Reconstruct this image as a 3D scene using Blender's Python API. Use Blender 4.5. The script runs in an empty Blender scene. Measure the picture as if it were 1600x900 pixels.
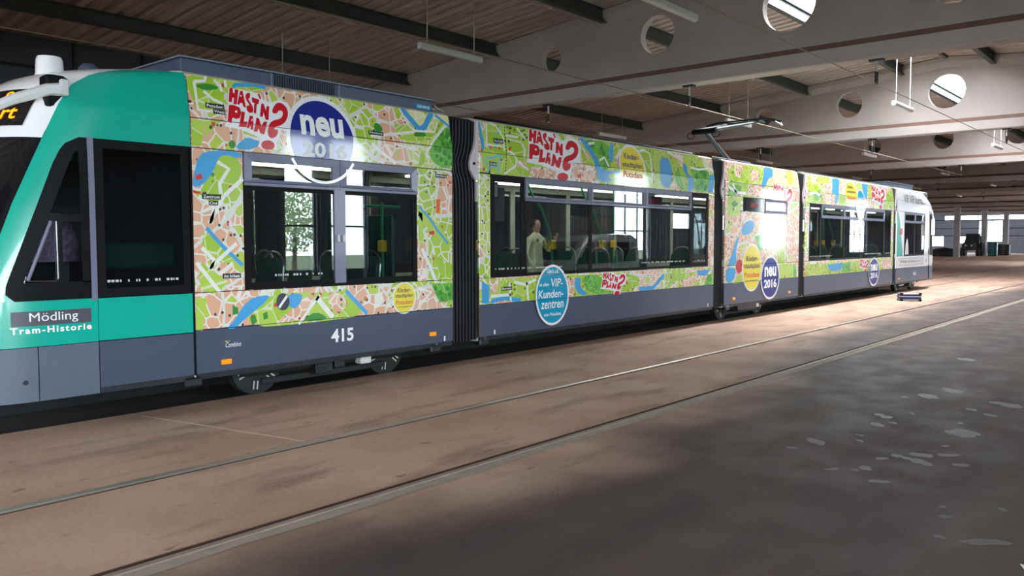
import bpy, math, random
from mathutils import Vector, Matrix
from mathutils.geometry import tessellate_polygon
random.seed(7)
R = math.radians
SC = bpy.context.scene
COL = SC.collection

# ------------------------------------------------------------------ camera
# world: X runs along the tracks (away from the camera), Y across the hall, Z up
cam_d = bpy.data.cameras.new('camera')
cam_d.sensor_width = 36.0
cam_d.lens = 36.0 * 1289.2 / 1600.0
cam_d.clip_end = 500
cam = bpy.data.objects.new('camera', cam_d)
COL.objects.link(cam)
def cam_matrix(yaw, pitch, roll, loc):
    f = Vector((math.cos(yaw), math.sin(yaw), 0)); r = Vector((math.sin(yaw), -math.cos(yaw), 0)); u = Vector((0, 0, 1))
    f2 = math.cos(pitch) * f - math.sin(pitch) * u
    u2 = math.cos(pitch) * u + math.sin(pitch) * f
    r3 = math.cos(roll) * r + math.sin(roll) * u2
    u3 = math.cos(roll) * u2 - math.sin(roll) * r
    m = Matrix((r3, u3, -f2)).transposed().to_4x4()
    m.translation = loc
    return m
cam.matrix_world = cam_matrix(R(40.4957), R(3.2408), R(-0.09), Vector((0, 0, 1.6264)))
SC.camera = cam

# ------------------------------------------------------------------ sky, daylight openings, exposure
world = bpy.data.worlds.new('sky'); SC.world = world; world.use_nodes = True
nt = world.node_tree; nt.nodes.clear()
wo = nt.nodes.new('ShaderNodeOutputWorld'); wb = nt.nodes.new('ShaderNodeBackground')
tc = nt.nodes.new('ShaderNodeTexCoord'); sx = nt.nodes.new('ShaderNodeSeparateXYZ'); cr = nt.nodes.new('ShaderNodeValToRGB')
nt.links.new(tc.outputs['Generated'], sx.inputs[0]); nt.links.new(sx.outputs['Z'], cr.inputs[0])
cr.color_ramp.elements[0].position = 0.0; cr.color_ramp.elements[0].color = (0.82, 0.88, 0.95, 1)
cr.color_ramp.elements[1].position = 0.6; cr.color_ramp.elements[1].color = (0.93, 0.97, 1.0, 1)
nt.links.new(cr.outputs[0], wb.inputs[0]); wb.inputs[1].default_value = 12.0
nt.links.new(wb.outputs[0], wo.inputs[0])
SC.view_settings.view_transform = 'Standard'; SC.view_settings.look = 'None'
SC.view_settings.gamma = 1.0; SC.view_settings.use_curve_mapping = False
SC.view_settings.exposure = 1.35
SC.cycles.use_denoising = True
SC.cycles.max_bounces = 10; SC.cycles.diffuse_bounces = 6; SC.cycles.glossy_bounces = 5
SC.cycles.transparent_max_bounces = 16; SC.cycles.transmission_bounces = 6
SC.cycles.sample_clamp_indirect = 8.0
SC.cycles.caustics_reflective = False; SC.cycles.caustics_refractive = False

# hall layout
BX = [15.75 + 12.1 * k for k in range(-2, 10)]        # girder lines (first is the front wall)
X0H, X1H = BX[0], BX[-1]                               # -8.45 ... 124.65
RIDGE, HALF = 6.4, 12.7
YR, YL = RIDGE - HALF, RIDGE + HALF                    # -6.3 (window wall), 19.1 (columns to next aisle)
YL2 = YL + 2 * HALF                                    # 44.5 far side of next aisle
def ztop(y):
    if y > YL: y = 2 * YL - y
    return 7.15 - 0.093 * abs(y - RIDGE)
TRACKS = (4.79, 8.55, 12.3)
GATES = [(8.55, 3.4)]
GATE_H = 4.4
SIDE_WIN = [(-7.8, -4.6), (-3.6, -0.4), (0.6, 3.8), (14.35, 15.5), (16.0, 17.5), (32.0, 35.2), (48.0, 52.0), (64.0, 68.0), (84.0, 88.0), (104.0, 108.0)]
SW0, SW1 = 0.7, 4.85
SKY_BAYS = [2, 3, 6, 8]                                   # ridge skylight bays (index into BX); last two added to light far girders
SKY_Y = (4.95, 7.7)
SKY_DX = (1.0, 9.6)
def portal(name, loc, rot, sx_, sy_):
    l = bpy.data.lights.new(name, 'AREA'); l.shape = 'RECTANGLE'; l.size = sx_; l.size_y = sy_
    l.cycles.is_portal = True
    o = bpy.data.objects.new(name, l); COL.objects.link(o); o.location = loc; o.rotation_euler = rot
    return o
for (gy, gw) in GATES:
    portal('daylight_gate', (X0H - 0.05, gy, GATE_H / 2), (0, R(-90), 0), GATE_H, gw)
for (a, b) in SIDE_WIN[:7]:
    portal('daylight_window', ((a + b) / 2, YR - 0.05, (SW0 + SW1) / 2), (R(90), 0, R(0)), b - a, SW1 - SW0)

# ------------------------------------------------------------------ mesh helpers
WLOC = {}
class MB:
    def __init__(s): s.v = []; s.f = []; s.sm = False
    def add(s, vs, fs):
        n = len(s.v); s.v += [tuple(p) for p in vs]; s.f += [tuple(i + n for i in f) for f in fs]; return s
    def box(s, x0, x1, y0, y1, z0, z1):
        return s.add([(x0, y0, z0), (x1, y0, z0), (x1, y1, z0), (x0, y1, z0), (x0, y0, z1), (x1, y0, z1), (x1, y1, z1), (x0, y1, z1)],
                     [(0, 3, 2, 1), (4, 5, 6, 7), (0, 1, 5, 4), (1, 2, 6, 5), (2, 3, 7, 6), (3, 0, 4, 7)])
    def bbox(s, x0, x1, y0, y1, z0, z1, b):
        """box with chamfered vertical and horizontal edges"""
        lv = [(z0, b), (z0 + b, 0), (z1 - b, 0), (z1, b)]
        rings = []
        for z, i in lv:
            c = b
            xa, xb, ya, yb = x0 + i, x1 - i, y0 + i, y1 - i
            rings.append([(xa + c, ya, z), (xb - c, ya, z), (xb, ya + c, z), (xb, yb - c, z), (xb - c, yb, z), (xa + c, yb, z), (xa, yb - c, z), (xa, ya + c, z)])
        return s.loft(rings, True)
    def loft(s, rings, cap=True, closed=True):
        n = len(rings[0]); vs = [p for r in rings for p in r]; fs = []
        for i in range(len(rings) - 1):
            for j in range(n if closed else n - 1):
                k = (j + 1) % n
                fs.append((i * n + j, i * n + k, (i + 1) * n + k, (i + 1) * n + j))
        if cap and closed:
            fs.append(tuple(reversed(range(n)))); fs.append(tuple(range((len(rings) - 1) * n, len(rings) * n)))
        return s.add(vs, fs)
    def grid(s, fn, nu, nv):
        vs = [fn(i / nu, j / nv) for j in range(nv + 1) for i in range(nu + 1)]
        fs = [(j * (nu + 1) + i, j * (nu + 1) + i + 1, (j + 1) * (nu + 1) + i + 1, (j + 1) * (nu + 1) + i) for j in range(nv) for i in range(nu)]
        return s.add(vs, fs)
    def tube(s, pts, r, n=8, cap=True):
        pts = [Vector(p) for p in pts]; rings = []
        rr = r if isinstance(r, (list, tuple)) else [r] * len(pts)
        for i, p in enumerate(pts):
            d = (pts[min(i + 1, len(pts) - 1)] - pts[max(i - 1, 0)]).normalized()
            a = Vector((0, 0, 1)) if abs(d.z) < 0.9 else Vector((1, 0, 0))
            u = d.cross(a).normalized(); w = d.cross(u).normalized()
            rings.append([p + rr[i] * (math.cos(2 * math.pi * k / n) * u + math.sin(2 * math.pi * k / n) * w) for k in range(n)])
        return s.loft(rings, cap)
    def lathe(s, prof, c, axis='z', n=20, cap=True):
        rings = []
        for r, h in prof:
            ring = []
            for k in range(n):
                a = 2 * math.pi * k / n; p, q = r * math.cos(a), r * math.sin(a)
                ring.append((c[0] + p, c[1] + q, c[2] + h) if axis == 'z' else (c[0] + p, c[1] + h, c[2] + q) if axis == 'y' else (c[0] + h, c[1] + p, c[2] + q))
            rings.append(ring)
        return s.loft(rings, cap)
    def prism(s, poly, a, b, plane='xz'):
        """polygon extruded between a and b along the axis missing from plane"""
        def P(p, h): return (p[0], h, p[1]) if plane == 'xz' else (h, p[0], p[1]) if plane == 'yz' else (p[0], p[1], h)
        n = len(poly); s.add([P(p, a) for p in poly] + [P(p, b) for p in poly], [(i, (i + 1) % n, n + (i + 1) % n, n + i) for i in range(n)])
        tr = tessellate_polygon([[Vector((p[0], p[1], 0)) for p in poly]])
        s.add([P(p, a) for p in poly], [tuple(t) for t in tr]); s.add([P(p, b) for p in poly], [tuple(reversed(t)) for t in tr])
        return s
    def build(s, name, mat, parent=None, smooth=False, origin=None):
        xs = [p[0] for p in s.v]; ys = [p[1] for p in s.v]; zs = [p[2] for p in s.v]
        c = Vector(origin) if origin else Vector(((min(xs) + max(xs)) / 2, (min(ys) + max(ys)) / 2, min(zs)))
        me = bpy.data.meshes.new(name)
        me.from_pydata([(p[0] - c.x, p[1] - c.y, p[2] - c.z) for p in s.v], [], s.f)
        me.update()
        if mat: me.materials.append(MAT[mat] if isinstance(mat, str) else mat)
        if smooth:
            me.polygons.foreach_set('use_smooth', [True] * len(me.polygons))
            try: me.set_sharp_from_angle(angle=R(40))
            except Exception: pass
        o = bpy.data.objects.new(name, me); COL.objects.link(o)
        if parent is not None:
            o.parent = parent; o.location = c - WLOC[parent.name]
        else: o.location = c
        WLOC[o.name] = c
        return o
def tag(o, label=None, cat=None, group=None, kind=None):
    if label: o['label'] = label
    if cat: o['category'] = cat
    if group: o['group'] = group
    if kind: o['kind'] = kind
    return o
def empty(name, loc, label=None, cat=None, group=None, kind=None):
    o = bpy.data.objects.new(name, None); COL.objects.link(o); o.location = loc; o.empty_display_size = 0.2
    WLOC[o.name] = Vector(loc)
    return tag(o, label, cat, group, kind)
def copy_tree(o, delta, parent=None):
    c = o.copy(); COL.objects.link(c); c.parent = parent
    if parent is None: c.location = o.location + Vector(delta)
    WLOC[c.name] = WLOC[o.name] + Vector(delta)
    for ch in list(o.children): copy_tree(ch, delta, c)
    return c
def clip(poly, ax, val, keep_above):
    out = []
    n = len(poly)
    for i in range(n):
        a, b = poly[i], poly[(i + 1) % n]
        ia = (a[ax] >= val) == keep_above; ib = (b[ax] >= val) == keep_above
        if ia: out.append(a)
        if ia != ib:
            t = (val - a[ax]) / (b[ax] - a[ax])
            out.append((a[0] + t * (b[0] - a[0]), a[1] + t * (b[1] - a[1])))
    return out
def chaikin(p, n=1):
    for _ in range(n):
        q = []
        for i in range(len(p)):
            a, b = p[i], p[(i + 1) % len(p)]
            q += [(0.75 * a[0] + 0.25 * b[0], 0.75 * a[1] + 0.25 * b[1]), (0.25 * a[0] + 0.75 * b[0], 0.25 * a[1] + 0.75 * b[1])]
        p = q
    return p
def ribbon(pts, w):
    L, Rr = [], []
    for i, p in enumerate(pts):
        a = pts[max(0, i - 1)]; b = pts[min(len(pts) - 1, i + 1)]
        d = Vector((b[0] - a[0], b[1] - a[1])).normalized()
        L.append((p[0] - d.y * w / 2, p[1] + d.x * w / 2)); Rr.append((p[0] + d.y * w / 2, p[1] - d.x * w / 2))
    return L, Rr
def ellipse(cx, cz, rx, rz, n=40): return [(cx + rx * math.cos(2 * math.pi * k / n), cz + rz * math.sin(2 * math.pi * k / n)) for k in range(n)]

# ------------------------------------------------------------------ materials
MAT = {}
def srgb(r, g, b):
    f = lambda c: (c / 255 / 12.92) if c / 255 <= 0.04045 else ((c / 255 + 0.055) / 1.055) ** 2.4
    return (f(r), f(g), f(b), 1)
def mat(name, col, rough=0.5, metal=0.0, coat=0.0, var=0.0, vscale=3.0, bump=0.0, bscale=20.0, spec=0.5, emit=None, estr=0.0, alpha=1.0, stretch=(1, 1, 1)):
    m = bpy.data.materials.new(name); m.use_nodes = True; t = m.node_tree; b = t.nodes['Principled BSDF']
    b.inputs['Base Color'].default_value = col; b.inputs['Roughness'].default_value = rough; b.inputs['Metallic'].default_value = metal
    b.inputs['Coat Weight'].default_value = coat; b.inputs['Coat Roughness'].default_value = 0.06
    b.inputs['Specular IOR Level'].default_value = spec
    if emit: b.inputs['Emission Color'].default_value = emit; b.inputs['Emission Strength'].default_value = estr
    if var or bump:
        tcn = t.nodes.new('ShaderNodeTexCoord'); mp = t.nodes.new('ShaderNodeMapping'); mp.inputs['Scale'].default_value = stretch
        t.links.new(tcn.outputs['Object'], mp.inputs[0])
    if var:
        n = t.nodes.new('ShaderNodeTexNoise'); n.inputs['Scale'].default_value = vscale; n.inputs['Detail'].default_value = 5
        t.links.new(mp.outputs[0], n.inputs['Vector'])
        mx = t.nodes.new('ShaderNodeMix'); mx.data_type = 'RGBA'
        mx.inputs[6].default_value = tuple(c * (1 - var) for c in col[:3]) + (1,); mx.inputs[7].default_value = tuple(min(1, c * (1 + var)) for c in col[:3]) + (1,)
        rp = t.nodes.new('ShaderNodeMapRange'); rp.inputs[1].default_value = 0.3; rp.inputs[2].default_value = 0.7
        t.links.new(n.outputs[0], rp.inputs[0]); t.links.new(rp.outputs[0], mx.inputs[0]); t.links.new(mx.outputs[2], b.inputs['Base Color'])
    if bump:
        n2 = t.nodes.new('ShaderNodeTexNoise'); n2.inputs['Scale'].default_value = bscale; n2.inputs['Detail'].default_value = 6
        t.links.new(mp.outputs[0], n2.inputs['Vector'])
        bp = t.nodes.new('ShaderNodeBump'); bp.inputs['Strength'].default_value = bump; bp.inputs['Distance'].default_value = 0.02
        t.links.new(n2.outputs[0], bp.inputs['Height']); t.links.new(bp.outputs[0], b.inputs['Normal'])
    MAT[name] = m
    return m
def glass(name, tint, gloss=1.0, rough=0.0, ior=1.5):
    m = bpy.data.materials.new(name); m.use_nodes = True; t = m.node_tree; t.nodes.clear()
    o = t.nodes.new('ShaderNodeOutputMaterial'); mx = t.nodes.new('ShaderNodeMixShader'); tr = t.nodes.new('ShaderNodeBsdfTransparent'); gl = t.nodes.new('ShaderNodeBsdfGlossy')
    lw = t.nodes.new('ShaderNodeLayerWeight'); lw.inputs['Blend'].default_value = 0.5   # Schlick fresnel, the same from both sides
    pw = t.nodes.new('ShaderNodeMath'); pw.operation = 'POWER'; pw.inputs[1].default_value = 5.0; t.links.new(lw.outputs['Facing'], pw.inputs[0])
    fr = t.nodes.new('ShaderNodeMath'); fr.operation = 'MULTIPLY_ADD'; f0 = ((ior - 1) / (ior + 1)) ** 2; fr.inputs[1].default_value = 1 - f0; fr.inputs[2].default_value = f0; t.links.new(pw.outputs[0], fr.inputs[0])
    tr.inputs[0].default_value = tint; gl.inputs[0].default_value = (gloss, gloss, gloss, 1); gl.inputs['Roughness'].default_value = rough
    t.links.new(fr.outputs[0], mx.inputs[0]); t.links.new(tr.outputs[0], mx.inputs[1]); t.links.new(gl.outputs[0], mx.inputs[2]); t.links.new(mx.outputs[0], o.inputs[0])
    MAT[name] = m
    return m
mat('teal', srgb(0, 168, 148), 0.25, coat=0.8)
mat('skirt', srgb(66, 74, 96), 0.38, coat=0.15, var=0.06, vscale=2)
mat('skirt_front', srgb(84, 94, 110), 0.42, var=0.08, vscale=3)
mat('white_paint', srgb(236, 236, 238), 0.25, coat=0.6)
mat('vip_white', srgb(240, 240, 244), 0.2, coat=0.8)
mat('frame_grey', srgb(112, 112, 136), 0.35, metal=0.0, coat=0.1)
mat('rubber', (0.006, 0.006, 0.007, 1), 0.45, spec=0.1)
mat('black_glass', (0.008, 0.008, 0.01, 1), 0.06)
mat('bellows', (0.008, 0.008, 0.009, 1), 0.8, spec=0.15)
mat('black_matte', (0.006, 0.006, 0.007, 1), 0.5, spec=0.08)
mat('joint_fill', srgb(214, 190, 168), 0.9)
mat('bellows_edge', srgb(74, 74, 78), 0.4, metal=0.3)
mat('bracket', srgb(205, 196, 200), 0.3, coat=0.3)
mat('roof_box', srgb(70, 80, 104), 0.45, var=0.12, vscale=4)
mat('roof_rim', srgb(120, 128, 142), 0.5, metal=0.3)
mat('roof_dark', srgb(52, 56, 66), 0.6, var=0.15)
mat('under', (0.012, 0.012, 0.013, 1), 0.7, var=0.3, vscale=8)
mat('steel', srgb(150, 148, 145), 0.3, metal=1.0, var=0.15, vscale=6)
mat('dark_steel', srgb(60, 62, 66), 0.45, metal=0.8, var=0.2, vscale=5)
mat('amber', srgb(255, 150, 20), 0.25, emit=srgb(255, 140, 10), estr=0.12)
mat('lamp_red', srgb(215, 60, 70), 0.25)
mat('sticker_white', srgb(238, 238, 242), 0.25, coat=0.6)
mat('sticker_blue', srgb(28, 44, 140), 0.25, coat=0.6)
mat('sticker_red', srgb(205, 24, 44), 0.25, coat=0.6)
mat('sticker_cyan', srgb(0, 150, 190), 0.25, coat=0.6)
mat('sticker_yellow', srgb(236, 216, 70), 0.25, coat=0.6)
mat('ink', srgb(60, 56, 70), 0.4)
mat('ink_red', srgb(214, 84, 30), 0.4)
mat('ink_black', (0.01, 0.01, 0.012, 1), 0.4)
mat('ink_white', srgb(240, 240, 240), 0.4)
for n_, c_ in dict(lime=(166, 198, 62), pink=(226, 172, 142), blue=(70, 160, 218), sky=(128, 196, 210), cream=(228, 222, 172), wood=(98, 178, 60), tree=(62, 140, 58), olive=(96, 112, 40),
                   road=(236, 234, 228), dash=(50, 50, 46), red=(212, 52, 50), orange=(238, 96, 30), yellow=(240, 222, 90)).items():
    mat('map_' + n_, srgb(*c_), 0.25, coat=0.6, var=0.05 if n_ not in ('wood', 'lime') else 0.12, vscale=9)
mat('name_plate', srgb(72, 70, 82), 0.4)
mat('interior', srgb(196, 198, 184), 0.5)
mat('interior_dark', srgb(58, 62, 74), 0.5)
mat('seat_cloth', srgb(22, 74, 66), 0.7, var=0.2, vscale=30)
mat('seat_shell', srgb(60, 66, 72), 0.4)
mat('partition', srgb(10, 62, 54), 0.25, coat=0.3)
mat('pole_green', srgb(10, 140, 100), 0.3)
mat('grip_yellow', srgb(236, 196, 20), 0.4)
mat('poster_pink', srgb(190, 44, 92), 0.4)
mat('strip_light', (1, 1, 1, 1), 0.5, emit=(1.0, 0.97, 0.88, 1), estr=4.0)
mat('led_orange', (0.02, 0.01, 0, 1), 0.4, emit=srgb(255, 120, 10), estr=1.6)
mat('led_red', (0.02, 0.0, 0, 1), 0.4, emit=srgb(230, 40, 10), estr=0.25)
glass('tram_glass', (0.66, 0.70, 0.70, 1), 1.0, 0.0, 1.55)
glass('pane', (0.88, 0.92, 0.92, 1), 1.0, 0.0, 1.45)
mat('skylight_glow_pane', srgb(235, 238, 240), 0.4, emit=(0.95, 0.98, 1.0, 1), estr=10.0)  # panes emit on their own, added glow to brighten the girders
mat('girder', srgb(186, 179, 176), 0.75, var=0.07, vscale=1.2, bump=0.1, bscale=30)
mat('girder_dust', srgb(138, 110, 100), 0.9, var=0.12, vscale=2)
mat('deck', srgb(196, 182, 174), 0.6, var=0.06, vscale=0.8)
mat('purlin', srgb(66, 74, 74), 0.55, var=0.15, vscale=2)
mat('rod', srgb(190, 188, 186), 0.45, metal=0.2)
mat('hanger_black', (0.02, 0.02, 0.022, 1), 0.4)
mat('lamp_body', srgb(206, 206, 206), 0.4)
mat('lamp_diffuser', srgb(214, 214, 216), 0.3)
mat('wire', srgb(150, 132, 112), 0.4, metal=0.5)
mat('wall_cladding', srgb(140, 142, 156), 0.5, var=0.1, vscale=1)
mat('wall_concrete', srgb(186, 186, 190), 0.8, var=0.1, vscale=1.5)
mat('end_panel', srgb(138, 150, 168), 0.55, var=0.08)
mat('window_frame', srgb(150, 150, 156), 0.5)
mat('alu', srgb(205, 205, 212), 0.35, metal=0.7)
mat('case_blue', srgb(30, 34, 92), 0.35)
mat('trackbed', srgb(24, 21, 20), 0.95, var=0.3, vscale=4)
mat('rail_steel', srgb(196, 180, 168), 0.34, metal=0.75, var=0.12, vscale=3)
mat('rail_dusty', srgb(140, 122, 110), 0.7, var=0.15, vscale=5)
mat('rail_rust', srgb(60, 36, 28), 0.8, var=0.3, vscale=10)
mat('kerb_concrete', srgb(150, 138, 128), 0.85, var=0.15, vscale=8)
mat('stain', srgb(90, 82, 82), 0.6, var=0.15, vscale=10)
mat('floor_paint', srgb(228, 222, 206), 0.6)

# floor: dusty brown concrete, lane darkened by tyre dirt and painted shade
m = bpy.data.materials.new('floor'); m.use_nodes = True; t = m.node_tree; b = t.nodes['Principled BSDF']; MAT['floor'] = m
g = t.nodes.new('ShaderNodeNewGeometry'); sp = t.nodes.new('ShaderNodeSeparateXYZ'); t.links.new(g.outputs['Position'], sp.inputs[0])
def noise(scale, detail=5, stretch=(1, 1, 1), tree=None, vec=None, dist=0.0):
    tt = tree or t
    mp = tt.nodes.new('ShaderNodeMapping'); mp.inputs['Scale'].default_value = stretch
    tt.links.new(vec or g.outputs['Position'], mp.inputs[0])
    n = tt.nodes.new('ShaderNodeTexNoise'); n.inputs['Scale'].default_value = scale; n.inputs['Detail'].default_value = detail; n.inputs['Distortion'].default_value = dist
    tt.links.new(mp.outputs[0], n.inputs['Vector'])
    return n.outputs[0]
def rng(src, a, b_, c=0.0, d=1.0, tree=None, smooth=True):
    tt = tree or t
    n = tt.nodes.new('ShaderNodeMapRange'); n.inputs[1].default_value = a; n.inputs[2].default_value = b_; n.inputs[3].default_value = c; n.inputs[4].default_value = d
    if smooth: n.interpolation_type = 'SMOOTHSTEP'
    tt.links.new(src, n.inputs[0]); return n.outputs[0]
def mixc(fac, c1, c2, tree=None, mode='MIX'):
    tt = tree or t
    n = tt.nodes.new('ShaderNodeMix'); n.data_type = 'RGBA'; n.blend_type = mode
    for s_, c_ in ((n.inputs[0], fac), (n.inputs[6], c1), (n.inputs[7], c2)):
        if isinstance(c_, (tuple, float, int)): s_.default_value = c_
        else: tt.links.new(c_, s_)
    return n.outputs[2]
def mth(op, a, b_=None, tree=None):
    tt = tree or t
    n = tt.nodes.new('ShaderNodeMath'); n.operation = op
    for s_, c_ in ((n.inputs[0], a), (n.inputs[1], b_)):
        if c_ is None: continue
        if isinstance(c_, (float, int)): s_.default_value = c_
        else: tt.links.new(c_, s_)
    return n.outputs[0]
c = mixc(rng(noise(0.9, 6), 0.35, 0.65), srgb(172, 138, 120), srgb(190, 158, 140))
c = mixc(rng(noise(3.0, 6, (0.25, 1, 1)), 0.52, 0.72), c, srgb(142, 112, 97))
c = mixc(rng(noise(26, 4), 0.3, 0.8, 0.0, 0.35), c, srgb(196, 168, 148))
lane = rng(mth('ADD', mth('SUBTRACT', sp.outputs['Y'], rng(sp.outputs['X'], 6.0, 15.0, 0.0, 1.7)), mth('MULTIPLY', mth('SUBTRACT', noise(0.45, 5), 0.5), 1.8)), 4.3, 2.9)  # dark edge widens with X, painted to tone down the bright floor
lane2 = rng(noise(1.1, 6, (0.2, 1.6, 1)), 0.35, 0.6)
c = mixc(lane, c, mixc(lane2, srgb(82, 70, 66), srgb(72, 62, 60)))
c = mixc(mth('MULTIPLY', rng(noise(9, 3, (0.6, 1, 1)), 0.66, 0.72), 0.5), c, srgb(92, 76, 68))
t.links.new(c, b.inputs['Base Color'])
t.links.new(rng(noise(2.2, 5), 0.3, 0.7, 0.62, 0.78), b.inputs['Roughness'])
b.inputs['Specular IOR Level'].default_value = 0.25
bp = t.nodes.new('ShaderNodeBump'); bp.inputs['Strength'].default_value = 0.25; bp.inputs['Distance'].default_value = 0.01
t.links.new(noise(18, 8), bp.inputs['Height']); t.links.new(bp.outputs[0], b.inputs['Normal'])

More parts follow.
